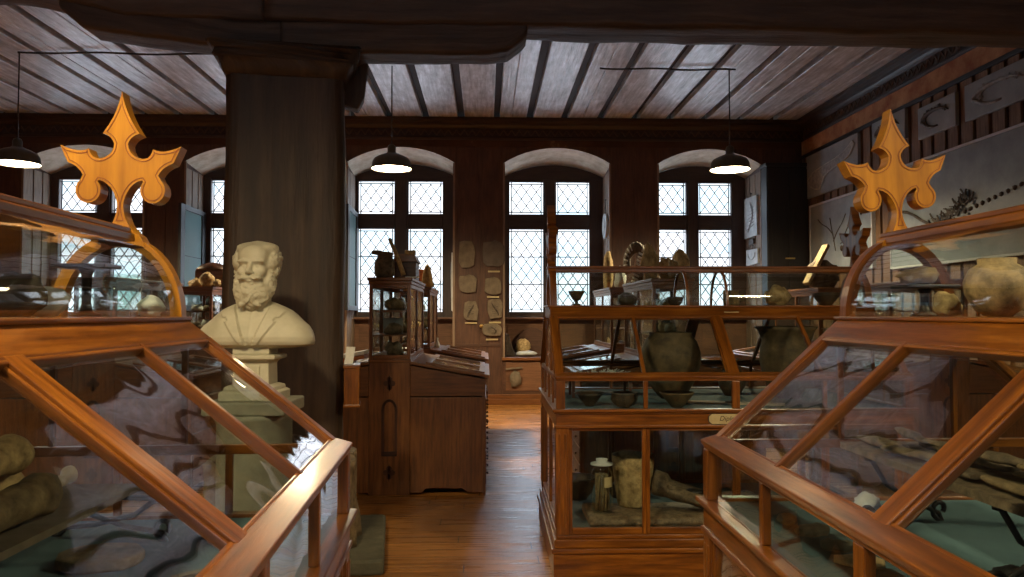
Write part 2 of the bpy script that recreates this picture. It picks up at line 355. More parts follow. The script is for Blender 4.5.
# piers of the back wall: stiles and panels
mb = MB()
xs = [XL] + [c for w in OPN for c in w] + [XR]
for i in range(0, len(xs), 2):
    a, b_ = xs[i], xs[i+1]
    if i == 0: a = b_-.8
    b2 = min(b_, a+.85)
    for q in (a+.0, (a+b2)/2-.02, b2-.04): mb.box(q, q+.04, D-.018, D-.001, .12, 4.58)
    mb.box(a, b2, D-.017, D-.001, 1.02, 1.07)
structure(mb.build('trim_7', M['panel'], bevel=.004))
mb = MB()
for cx in WIN:
    mb.box(WX[cx][0]-.02, WX[cx][1]+.02, D-.05, D-.001, NICHE-.05, NICHE+.0)
mb.box(XL, XR, D-.05, D-.001, 0, .1); mb.box(XL, XR, D-.03, D-.001, .1, .18)
structure(mb.build('baseboard_back', M['desk'], bevel=.006))
mb = MB()
for cx in WIN:
    for a, b_ in ((WX[cx][0]+.05, cx-.03), (cx+.03, WX[cx][1]-.05)):
        mb.box(a, b_, D-.012, D-.001, .24, NICHE-.09)
structure(mb.build('trim_8', M['panel_mid'], bevel=.008))
# reveal lining boards
mb = MB()
for cx in WIN:
    for sx in (-1, 1):
        xw = WX[cx][0] if sx < 0 else WX[cx][1]
        for j in range(3):
            y0 = D+.03+j*.285; mb.box(min(xw, xw-sx*.02), max(xw, xw-sx*.02), y0, y0+.245, NICHE, SPRB-.01)
        mb.box(min(xw, xw-sx*.035), max(xw, xw-sx*.035), D-.025, D+.012, NICHE, SPR)
structure(mb.build('trim_9', M['reveal'], bevel=.004))

# windows
def window(n, cx, yg, yi):
    s = 1 if yi < yg else -1
    root = empty('window_%d' % n, (cx, yg, 0)); structure(root)
    mb = MB(); T = 4.15
    X0, X1 = WX[cx][0]-cx, WX[cx][1]-cx; pa, pb, pc, pd = [q-cx for q in WP[cx]]
    pa = max(pa, X0+.03); pd = min(pd, X1-.03)
    y0, y1 = -.05, .05
    mb.box(X0, pa, y0, y1, 1.50, T); mb.box(pd, X1, y0, y1, 1.50, T); mb.box(pb, pc, y0, y1, 1.50, T)
    for a, b_ in ((pa, pb), (pc, pd)):
        mb.box(a, b_, y0+.01, y1-.01, 1.50, 1.64); mb.box(a, b_, y0+.01, y1-.01, 3.20, 3.49); mb.box(a, b_, y0+.01, y1-.01, 4.10, T)
    yq = (y0-.025, y0) if s > 0 else (y1, y1+.025)
    mb.box(pb+.03, pc-.03, yq[0], yq[1], 1.66, 4.12)
    mb.build('window_frame', M['frame'], root, bevel=.008)
    mb = MB(); A = [(p[0]-cx, p[1]) for p in arch_pts(cx, rear=True)]
    mb.prism([(A[0][0], T-.02)]+[(a, z-.003) for a, z in A]+[(A[-1][0], T-.02)], y0+.01, y1-.01, 'y'); mb.build('arched_head', M['frame'], root, fixn=True)
    mb = MB(); mb.box(X0, X1, y0, y1, NICHE, 1.50); mb.box(X0+.1, -.08, y0-.012, y1+.012, NICHE+.1, 1.40); mb.box(.08, X1-.1, y0-.012, y1+.012, NICHE+.1, 1.40)
    mb.build('parapet_panel', M['panel_mid'], root, bevel=.006)
    mb = MB(); mb.box(X0+.022, X1-.022, (y0-.16) if s > 0 else y1, y0 if s > 0 else y1+.16, 1.50, 1.54); mb.build('window_sill', M['panel_mid'], root, bevel=.006)
    for (a, b_, z0, z1) in ((pa, pb, 1.64, 3.20), (pc, pd, 1.64, 3.20), (pa, pb, 3.49, 4.10), (pc, pd, 3.49, 4.10)):
        mb = MB(); mb.box(a, b_, -.003, .003, z0, z1); p = mb.build('window_pane', M['window_glass'], root)
        mb = MB(); dx = .19; dz = .262; r = .0085
        e = .035
        for q in (a+e, b_-e): mb.bar((q, 0, z0), (q, 0, z1), 2*r, 2*r, up=(0, 1, 0))
        for q in (z0+e, z1-e): mb.bar((a, 0, q), (b_, 0, q), 2*r, 2*r)
        nb = max(1, round((z1-z0)/.55))
        for i in range(1, nb): q = z0+(z1-z0)*i/nb; mb.bar((a, .012*s, q), (b_, .012*s, q), 2.2*r, 2.2*r)
        # diagonals clipped to the pane
        x0, x1, zz0, zz1 = a+e, b_-e, z0+e, z1-e; k = dz/dx
        for sg in (1, -1):
            c0 = -20
            for i in range(-40, 60):
                c = zz0+i*dz
                # z = c + sg*k*(x-x0)
                t = []
                xa, xb = x0, x1
                za, zb = c, c+sg*k*(x1-x0)
                if za > zb: xa, xb, za, zb = xb, xa, zb, za
                if zb < zz0 or za > zz1: continue
                def X(z): return xa+(xb-xa)*(z-za)/(zb-za)
                p1 = (xa, za) if za >= zz0 else (X(zz0), zz0)
                p2 = (xb, zb) if zb <= zz1 else (X(zz1), zz1)
                if math.dist(p1, p2) < .02: continue
                mb.bar((p1[0], 0, p1[1]), (p2[0], 0, p2[1]), 1.7*r, 1.7*r, up=(0, 1, 0))
        mb.build('lead_lattice', M['lead'], p)
for i, cx in enumerate(WIN): window(i+1, cx, DW, D)
for i, cx in enumerate(WIN): window(i+6, cx, YR-.9, YR)  # unseen windows behind the camera, added for light and reflections in the glass

# open casements against the reveal of two windows
for cx, lab in ((WIN[1], 'dark framed leaded casement swung open in the window beside the bust'), (WIN[2], 'dark framed leaded casement swung open in the window just right of the pillar')):
    r = empty('open_casement', (WX[cx][0]+.10, 13.15, 1.66), R(2)); tag(r, lab, 'window casement', 'open casements')
    mb = MB()
    for y in (0, 1.10): mb.box(-.025, .025, y, y+.20, 0, 1.83)
    for z in (0, 1.74): mb.box(-.025, .025, .20, 1.10, z, z+.09)
    mb.build('casement_frame', M['black'], r, bevel=.005)
    mb = MB(); mb.box(-.003, .003, .20, 1.10, .09, 1.74); mb.build('casement_pane', M['teal'], r)
    mb = MB()
    for z in (.95,): mb.box(-.006, .006, .20, 1.10, z-.006, z+.006)
    mb.build('glazing_bar', M['lead'], r)

# ------------------------------------------------------------------ pillar and beams
PX, PY = -1.33, 5.15
root = empty('pillar', (PX, PY, 0), R(9)); structure(root)
def rough_post(hw, hd, z0, z1, nz, amp, seed, cham=.05):
    rows = []
    per = []
    pts = [(-hw+cham, -hd), (hw-cham, -hd), (hw, -hd+cham), (hw, hd-cham), (hw-cham, hd), (-hw+cham, hd), (-hw, hd-cham), (-hw, -hd+cham)]
    ring = []
    for i in range(8):
        p, q = pts[i], pts[(i+1) % 8]; L = math.dist(p, q); n = max(1, int(L/.07))
        for j in range(n): ring.append((p[0]+(q[0]-p[0])*j/n, p[1]+(q[1]-p[1])*j/n))
    for i in range(nz+1):
        z = z0+(z1-z0)*i/max(nz, 1); row = []
        for (x_, y_) in ring:
            k = noise.fractal(Vector((x_*4+seed, y_*4, z*1.1)), .8, 2, 3)*amp
            l = math.hypot(x_, y_); row.append((x_*(1+k/l), y_*(1+k/l), z))
        rows.append(row)
    return rows
mb = MB(); mb.grid(rough_post(.375, .19, .62, 3.22, 40, .014, 1), closed=True, cap=True); mb.build('timber_post', M['post'], root)
mb = MB()
pr = [(.385, .20, 3.14), (.40, .215, 3.20), (.43, .24, 3.235), (.445, .25, 3.25), (.445, .25, 3.285), (.475, .285, 3.31), (.48, .29, 3.33), (.48, .29, 4.3)]
mb.grid([rough_post(a, b_, z, z, 0, .008, 2, .02)[0] for a, b_, z in pr], closed=True, cap=True)
mb.build('capital', M['post'], root, bevel=0)
mb = MB(); mb.grid([[(x_*(1+.02*math.sin(z*9)), y_, z) for x_, y_, z in r] for r in rough_post(.47, .33, .10, .66, 12, .06, 5, .12)], closed=True, cap=True); mb.build('stone_base', M['stone_brown'], root)
# small weathered bracket behind the capital
mb = MB(); mb.prism([(0, 3.05), (.10, 3.02), (.14, 3.10), (.17, 3.34), (0, 3.34)], -.02, .12, 'y'); mb.build('bracket', M['beam'], root, loc=(.36, .10, 0), bevel=.01, fixn=True)
mb = MB(); mb.prism([(-.5, -.42), (.64, -.50), (.68, .58), (.2, .64), (-.5, .6)], .001, .10, 'z'); mb.build('floor_slab', M['stone'], root, bevel=.02, fixn=True)

# bolster + main beam
def long_beam(name, pts, y0, y1, amp=.012, seed=0):    # pts: (x, zbottom, ztop)
    rows = []
    n = 90; xs_ = [p[0] for p in pts]
    for i in range(n+1):
        x_ = xs_[0]+(xs_[-1]-xs_[0])*i/n
        zb = np.interp(x_, xs_, [p[1] for p in pts]); zt = np.interp(x_, xs_, [p[2] for p in pts])
        ring = []
        def add(p, q, m_):
            for j in range(m_): ring.append((p[0]+(q[0]-p[0])*j/m_, p[1]+(q[1]-p[1])*j/m_))
        c = .02
        add((y0+c, zb), (y1-c, zb), 5); add((y1-c, zb), (y1, zb+c), 1); add((y1, zb+c), (y1, zt), 5); add((y1, zt), (y0, zt), 2); add((y0, zt), (y0, zb+c), 5); add((y0, zb+c), (y0+c, zb), 1)
        rows.append([(x_, y_+amp*noise.noise(Vector((x_*2, y_*5, z_*5+seed))), z_+amp*1.3*noise.fractal(Vector((x_*2.2+seed, y_*3, 1)), .8, 2, 3)) for y_, z_ in ring])
    mb = MB(); mb.grid(rows, closed=True, cap=True); return mb.build(name, M['beam'])
b1 = long_beam('beam', [(PX-.1, 3.50, 4.3), (XR, 3.47, 4.3)], 4.93, 5.27, seed=3); structure(b1)
b2 = long_beam('beam', [(XL, 4.05, 4.5), (-3.0, 3.68, 4.4), (PX-1.0, 3.53, 4.3), (PX-.1, 3.50, 4.3)], 4.94, 5.28, seed=9); structure(b2)
b3 = long_beam('beam_bolster', [(PX, 3.30, 3.52), (.0, 3.315, 3.52), (.14, 3.335, 3.52), (.24, 3.41, 3.52), (.27, 3.45, 3.52)], 4.97, 5.24, .006, seed=4); structure(b3)
b4 = long_beam('beam_bolster', [(PX-1.42, 3.57, 3.66), (PX-1.28, 3.45, 3.64), (PX-.9, 3.40, 3.6), (PX-.3, 3.33, 3.52), (PX, 3.31, 3.52)], 4.97, 5.24, .006, seed=5); structure(b4)
b5 = long_beam('beam', [(XL, 4.3, 4.9), (XR, 4.3, 4.9)], 4.6, 5.5, .01, seed=14); structure(b5)

# ------------------------------------------------------------------ finial outline (u, z relative to stem bottom z=1.945)
def arc(cx, cz, r, a0, a1, n=8): return [(cx+r*math.cos(R(a0+(a1-a0)*i/n)), cz+r*math.sin(R(a0+(a1-a0)*i/n))) for i in range(n+1)]
def bez(p0, p1, p2, n=6):
    return [((1-t)**2*p0[0]+2*(1-t)*t*p1[0]+t*t*p2[0], (1-t)**2*p0[1]+2*(1-t)*t*p1[1]+t*t*p2[1]) for t in [i/n for i in range(n)]]
h = []   # left half in px units of the photograph's near finial, from tip to foot; x = distance from centre, z = height above stem
h += bez((0, 115), (4, 92), (19, 73), 7)
h += bez((19, 73), (10, 71), (7, 63), 5)
h += bez((7, 63), (8, 50), (22, 48), 5)
h += bez((22, 48), (31, 48), (33, 58), 5)
h += bez((33, 58), (42, 52), (62, 61), 6)
h += bez((62, 61), (58, 52), (54, 44), 4)
h += bez((54, 44), (41, 40), (37, 28), 6)
h += [(33+12.8*math.cos(R(a)), 17+12.8*math.sin(R(a))) for a in range(50, -221, -18)]
h += bez((22, 27), (8, 24), (2.8, 4), 6)
h += bez((3.2, 4), (2.6, -6), (8, -16), 5)
h += bez((8, -16), (13, -24), (26, -31), 5)
h += [(26, -38)]
FIN = [(-x_*.00308, z_*.00318) for x_, z_ in h] + [(x_*.00308, z_*.00318) for x_, z_ in h[::-1][:-1]]
FIN = [(-a, b_) for a, b_ in FIN]
def finial_parts(root, v0, v1, zb, fsc=(.96, 0, 0), fm='case_lamplit'):
    f = empty('finial', (fsc[1], 0, zb)); f.parent = root; f.rotation_euler = (0, R(fsc[2]), 0); f.scale = (fsc[0], 1, 1); zb = 0
    # solid silhouette board
    mb = MB(); mb.prism([(a, zb+b_) for a, b_ in FIN], v0, v1, 'y'); o = mb.build('finial_board', M[fm], f, fixn=True)
    # incised line on both faces following the outline
    n = len(FIN); ins = []
    area = sum(FIN[i][0]*FIN[(i+1) % n][1]-FIN[(i+1) % n][0]*FIN[i][1] for i in range(n)); sg = 1 if area > 0 else -1
    for i in range(n):
        p, q, r_ = Vector(FIN[i-1]), Vector(FIN[i]), Vector(FIN[(i+1) % n])
        d1 = (q-p); d2 = (r_-q)
        if d1.length < 1e-6 or d2.length < 1e-6: continue
        t = (d1.normalized()+d2.normalized())
        if t.length < .2: continue
        t.normalize(); nrm = Vector((-t.y, t.x))*sg
        ins.append(q+nrm*.0085)
    keep = [p for p in ins if min(math.dist(p, q) for q in FIN) > .0070 and p.y > -.05]
    for y_ in (v0-.0004, v1+.0004):
        mb = MB()
        for p, q in zip(keep, keep[1:]):
            if (p-q).length < .035: mb.bar((p.x, y_, zb+p.y), (q.x, y_, zb+q.y), .0022, .0022, up=(0, 1, 0), ext=.001)
        mb.build('inlay_line', M['inlay'], f)

# ------------------------------------------------------------------ display case
LEN = 2.214
def display_case(label, loc, rz, a, b, zr, zt, zl=1.575, zs=.965, gal=(), plaque=False, base=0., divs=(.55, 1.107, 1.66), aw=.035, sxm=True, fsc=(.96, 0, 0)):
    """u across, v along from 0 (one end) to -LEN, z up."""
    r = empty('display_case', (loc[0], loc[1], 0), rz); tag(r, label, 'display case', 'gabled mahogany display cases')
    z0 = base
    W = M['case']; G = M['glass']
    zr += z0; zt += z0; zl += z0; zs += z0
    # plinth
    mb = MB(); e = .03
    mb.box(-a-e+.012, a+e-.012, -LEN-e+.012, e-.012, 0, .13+z0); mb.box(-a-e, a+e, -LEN-e, e, .105+z0, .135+z0)
    mb.box(-a-.012, a+.012, -LEN-.012, .012, .135+z0, .185+z0); mb.box(-a+.002, a-.002, -LEN+.002, -.002, .185+z0, .21+z0)
    mb.build('plinth', W, r, bevel=.006)
    mb = MB(); mb.box(-a+.03, a-.03, -LEN+.03, -.03, .21+z0, .222+z0); mb.build('lower_deck', M['baize'], r)
    # posts of the lower stage
    zf = zs-.105
    for su in (-1, 1):
        for v in (0, -LEN):
            sv = -1 if v == 0 else 1
            mb = MB(); u0 = su*a; 
            mb.box(min(u0, u0-su*.075), max(u0, u0-su*.075), min(v, v+sv*.075), max(v, v+sv*.075), .21+z0, zf)
            for k_ in (.02, .055):
                mb.box(min(u0-su*(k_-.008), u0-su*(k_+.008)), max(u0-su*(k_-.008), u0-su*(k_+.008)), v-.004 if sv < 0 else v-.004, v+.004, .25+z0, zf-.04)
                mb.box(u0-.004, u0+.004, min(v+sv*(k_-.008), v+sv*(k_+.008)), max(v+sv*(k_-.008), v+sv*(k_+.008)), .25+z0, zf-.04)
            mb.build('corner_post', W, r, bevel=.005)
    # lower door frames with panes
    ends = [0]+[-d for d in divs]+[-LEN]
    for su in (-1, 1):
        for i in range(4):
            v1, v0 = ends[i], ends[i+1]
            if i == 0: v1 -= .075
            if i == 3: v0 += .075
            u = su*(a-.022); d = empty('glazed_door'); d.parent = r
            mb = MB(); w = .024
            mb.box(u-.012, u+.012, v0, v0+w, .21+z0, zf); mb.box(u-.012, u+.012, v1-w, v1, .21+z0, zf)
            mb.box(u-.012, u+.012, v0+w, v1-w, .21+z0, .25+z0); mb.box(u-.012, u+.012, v0+w, v1-w, zf-.025, zf)
            mb.build('door_frame', W, d, bevel=.004)
            mb = MB(); mb.box(u-.002, u+.002, v0+w, v1-w, .25+z0, zf-.025); mb.build('door_pane', G, d)
    for v in (-.022, -LEN+.022):
        mb = MB()
        mb.box(-a+.075, a-.075, v-.012, v+.012, .21+z0, .25+z0); mb.box(-a+.075, a-.075, v-.012, v+.012, zf-.025, zf); mb.box(-.02, .02, v-.012, v+.012, .25+z0, zf-.025)
        mb.build('end_frame', W, r, bevel=.004)
        mb = MB(); mb.box(-a+.075, -.02, v-.002, v+.002, .25+z0, zf-.025); mb.box(.02, a-.075, v-.002, v+.002, .25+z0, zf-.025); mb.build('end_pane', G, r)
    # frieze + sill moulding
    mb = MB()
    for su in (-1, 1):
        mb.box(min(su*a, su*(a-.03)), max(su*a, su*(a-.03)), -LEN, 0, zf, zs-.012)
        mb.box(min(su*(a+.008), su*(a-.01)), max(su*(a+.008), su*(a-.01)), -LEN-.008, .008, zf-.006, zf+.012)
        mb.box(min(su*(a+.022), su*(a-.03)), max(su*(a+.022), su*(a-.03)), -LEN-.022, .022, zs-.012, zs+.004)
        mb.box(min(su*(a+.012), su*(a-.03)), max(su*(a+.012), su*(a-.03)), -LEN-.012, .012, zs-.024, zs-.012)
    for v, s in ((0, -1), (-LEN, 1)):
        mb.box(-a+.03, a-.03, min(v, v+s*.03), max(v, v+s*.03), zf, zs-.012)
        mb.box(-a, a, min(v-s*.022, v+s*.03), max(v-s*.022, v+s*.03), zs-.012, zs+.004)
    mb.build('frieze', W, r, bevel=.004)
    mb = MB(); mb.box(-a+.03, a-.03, -LEN+.03, -.03, zs-.03, zs-.006); mb.build('baize_deck', M['baize'], r)
    # upright glazing between sill and rim
    zr2 = zr-.034
    thick = [1]
    for su in (-1, 1):
        for v in (-.0275, -LEN+.0275):
            mb = MB(); mb.box(min(su*a, su*(a-.05)), max(su*a, su*(a-.05)), v-.0275, v+.0275, zs+.004, zr2); mb.build('upright_post', W, r, bevel=.004)
        for i, d in enumerate(divs):
            w = .048 if i == 1 else .026
            mb = MB(); mb.box(min(su*(a-.004), su*(a-.03)), max(su*(a-.004), su*(a-.03)), -d-w/2, -d+w/2, zs+.004, zr2); mb.build('upright_post', W, r, bevel=.004)
        for i in range(4):
            mb = MB(); mb.box(su*(a-.02)-.002, su*(a-.02)+.002, ends[i+1]+.02, ends[i]-.02, zs+.004, zr2); mb.build('side_pane', G, r)
    # rim + slope
    a0 = a-.045; sl = Vector((b-a0, 0, zl-zr)); sll = sl.length; sd = sl.normalized(); nrm = Vector((-sd.z*-1, 0, sd.x*-1))
    for su in (-1, 1):
        def S(t, off=0., v=0.): # point on slope plane, t = distance up from the rim edge
            u = a0+sd.x*t+off*(zl-zr)/sll; z = zr+sd.z*t+off*(a0-b)/sll
            return Vector((su*u, v, z))
        mid = -LEN/2
        mb = MB()
        up = S(0, 1)-S(0, 0)
        mb.obox((su*(a-.026), mid, zr-.006), (su*-.031, 0, .009), (0, LEN/2+.006, 0), (su*.0028, 0, .0095))
        mb.box(min(su*(a-.050), su*(a-.001)), max(su*(a-.050), su*(a-.001)), -LEN-.0, .0, zr2, zr-.012)
        mb.obox(S(.016, -.006, mid), (S(.006)-S(0)), (0, LEN/2-.02, 0), up*.008)
        mb.build('rim_rail', W, r, bevel=.004)
        mb = MB(); mb.obox(S(sll-.045, -.006, mid), (S(.048)-S(0)), (0, LEN/2, 0), up*.014); mb.obox(S(sll-.098, -.004, mid), (S(.006)-S(0)), (0, LEN/2-.03, 0), up*.012)
        mb.build('ledge_board', W, r, bevel=.004)
        for v, w in [(-.0225, .045), (-LEN+.0225, .045)]+[(-d, .066 if i == 1 else .022) for i, d in enumerate(divs)]:
            mb = MB(); p, q = S(.0, -.008, v), S(sll-.085, -.006, v)
            mb.obox((p+q)/2, (q-p)/2, (0, w/2, 0), up*.015)
            if w > .03:
                for s_ in (-1, 1):
                    pv = (p+q)/2+Vector((0, s_*(w/2+.004), 0))-up*.003; mb.obox(pv, (q-p)/2, (0, .005, 0), up*.010)
            mb.build('slope_bar', W, r, bevel=.003)
        for i in range(4):
            mb = MB(); p, q = S(.010, -.010, 0), S(sll-.09, -.010, 0); vm = (ends[i]+ends[i+1])/2; hv = (ends[i]-ends[i+1])/2-.012
            c_ = (p+q)/2; mb.obox((c_.x, vm, c_.z), (q-p)/2, (0, hv, 0), up*.002); mb.build('slope_pane', G, r)
    # gable ends: triangle of glass with rails
    for v, s in ((-.012, -1), (-LEN+.012, 1)):
        mb = MB()
        mb.box(-a+.03, a-.03, v-.012, v+.012, zr2, zr2+.03)
        mb.box(-b-.01, b+.01, v-.012, v+.012, zl-.07, zl-.008)
        for u in (-.34, 0, .34): mb.box(u-.011, u+.011, v-.010, v+.010, zs+.004, zr2)
        for u in (-.2, .2): mb.box(u-.009, u+.009, v-.010, v+.010, zr2+.03, zl-.07)
        mb.build('gable_frame', W, r, bevel=.003)
        mb = MB(); mb.prism([(-a+.05, zs+.004), (a-.05, zs+.004), (a-.05, zr2), (b-.0, zl-.07), (-b+.0, zl-.07), (-a+.05, zr2)], v-.002, v+.002, 'y'); mb.build('gable_pane', G, r, fixn=True)
    # gallery
    mb = MB(); mb.box(-b-.004, b+.004, -LEN-.004, .004, zl-.012, zl+.004); mb.box(-b-.014, b+.014, -LEN-.014, .014, zl+.004, zl+.016)
    mb.build('gallery_floor', W, r, bevel=.004)
    zc = zl+.016; hh = zt-zc
    def E(t, du=0): return ((b+du)*math.cos(t), zc+(hh+du)*math.sin(t))
    ts = [R(90*i/12) for i in range(13)]
    arcs = [(-.0225-.005, .045), (-LEN+.0275, .045)]+[(-g_, .016) for g_ in gal]
    full = [E(t) for t in ts]
    for v, w in arcs:
        mb = MB()
        outer = full+[(-x_, z_) for x_, z_ in full[::-1][1:]]
        inn = [((abs(x_)-aw*.9 if abs(x_) > aw else 0)*(1 if x_ > 0 else -1), z_-(aw*.8 if i > 2 and i < len(outer)-3 else 0)) for i, (x_, z_) in enumerate(outer)]
        k_ = aw if w > .03 else .014
        inn = [((b-k_)*math.cos(t), zc+(hh-k_)*math.sin(t)) for t in ts]; inn = inn+[(-x_, z_) for x_, z_ in inn[::-1][1:]]
        for i in range(len(outer)-1):
            o1, o2, i1, i2 = outer[i], outer[i+1], inn[i], inn[i+1]
            b0 = len(mb.v)
            for q in (o1, o2, i2, i1):
                mb.v.append(Vector((q[0], v-w/2, q[1])))
            for q in (o1, o2, i2, i1):
                mb.v.append(Vector((q[0], v+w/2, q[1])))
            l0 = i*.03; uvq = [(l0, 0), (l0+.03, 0), (l0+.03, .035), (l0, .035)]
            mb.face([b0, b0+1, b0+2, b0+3], uvq); mb.face([b0+7, b0+6, b0+5, b0+4], uvq)
            mb.face([b0+4, b0+5, b0+1, b0], uvq); mb.face([b0+3, b0+2, b0+6, b0+7], uvq)
        mb.build('arched_end' if w > .03 else 'curved_bar', M['case_lamplit'] if w > .03 and not sxm else W, r, fixn=True)
    for su in (-1, 1):
        o_ = [((b-.009)*math.cos(t), zc+(hh-.009)*math.sin(t)) for t in ts[:-1]]; i_ = [((b-.013)*math.cos(t), zc+(hh-.013)*math.sin(t)) for t in ts[:-1]]
        mb = MB(); mb.grid([[(su*x_, -LEN+.03, z_) for x_, z_ in o_+i_[::-1]], [(su*x_, -.03, z_) for x_, z_ in o_+i_[::-1]]], closed=True, cap=False)
        mb.build('curved_pane', G, r, fixn=True)
    mb = MB(); mb.box(-.055, .055, -LEN+.0, .0, zt-.022, zt+.004); mb.box(-.045, .045, -LEN-.006, .006, zt+.004, zt+.022); mb.build('top_rail', W, r, bevel=.005)
    for v in (-.055, -LEN+.0): finial_parts(r, v, v+.055, zt+.085, fsc, 'case' if plaque else 'case_lamplit')
    for v in (-.03, -LEN+.03):
        mb = MB(); pl = [((b-.03)*math.cos(t), zc+(hh-.03)*math.sin(t)) for t in ts]; pl = pl+[(-x_, z_) for x_, z_ in pl[::-1][1:]]
        mb.prism(pl, v-.002, v+.002, 'y'); mb.build('arch_pane', G, r, fixn=True)
    if plaque:
        q = empty('name_plaque', (a+.001 if plaque > 0 else -a-.001, 0, zs-.058)); q.parent = r; q['label'] = 'cream enamel name plaque'
        # faces outward on the -u side
        u0 = 0
        vc = -1.06; hw, hh_ = .125, .030
        def oct_(k): return [(vc-hw-k, -hh_*.45), (vc-hw+.018-k*.4, -hh_-k), (vc+hw-.018+k*.4, -hh_-k), (vc+hw+k, -hh_*.45), (vc+hw+k, hh_*.45), (vc+hw-.018+k*.4, hh_+k), (vc-hw+.018-k*.4, hh_+k), (vc-hw-k, hh_*.45)]
        mb = MB(); mb.prism(oct_(.006), u0-.004, u0, 'x'); mb.build('plaque_rim', M['ink'], q, fixn=True)
        mb = MB(); mb.prism(oct_(.0), u0-.006, u0-.003, 'x'); mb.build('plaque_face', M['cream'], q, fixn=True)
        fc = bpy.data.curves.new('plaque_text', 'FONT'); fc.body = 'Diplom'; fc.size = .042; fc.align_x = 'CENTER'; fc.align_y = 'CENTER'; fc.extrude = .0006; fc.shear = .25
        tmp = bpy.data.objects.new('plaque_text', fc); me_ = bpy.data.meshes.new_from_object(tmp); bpy.data.objects.remove(tmp); fo = bpy.data.objects.new('plaque_lettering', me_); C.objects.link(fo); fo.parent = q; me_.materials.clear(); me_.materials.append(M['ink'])
        fo.location = (u0-.0072, vc, .002); fo.rotation_euler = (PI/2, 0, -PI/2)
    return r
CL = display_case('mahogany gabled glass case in the corner left of the aisle, in front of the bust', (-1.153, 2.473), R(2.63), .717, .199, 1.19, 1.847, sxm=False, fsc=(.955, .010, 0))
CR = display_case('mahogany gabled glass case nearest on the right of the aisle', (1.43, 2.64), R(-.23), .68, .196, 1.172, 1.861, fsc=(.94, -.004, -4))
CM = display_case('mahogany gabled glass case set crosswise beyond the aisle, holding big pots', (.431, 5.353), PI/2-R(.3), .687, .201, 1.172, 1.860, zl=1.59, base=.052, gal=(.94, 1.21), plaque=-1)
mb = MB(); 
# small plate on the crosswise case's ledge
mb.box(-.0, .10, -.002, 0, -.008, .008); mb.build('ledge_label', M['cream'], CM, loc=(-.245, -1.17, 1.607), rot=(0, 0, -PI/2))

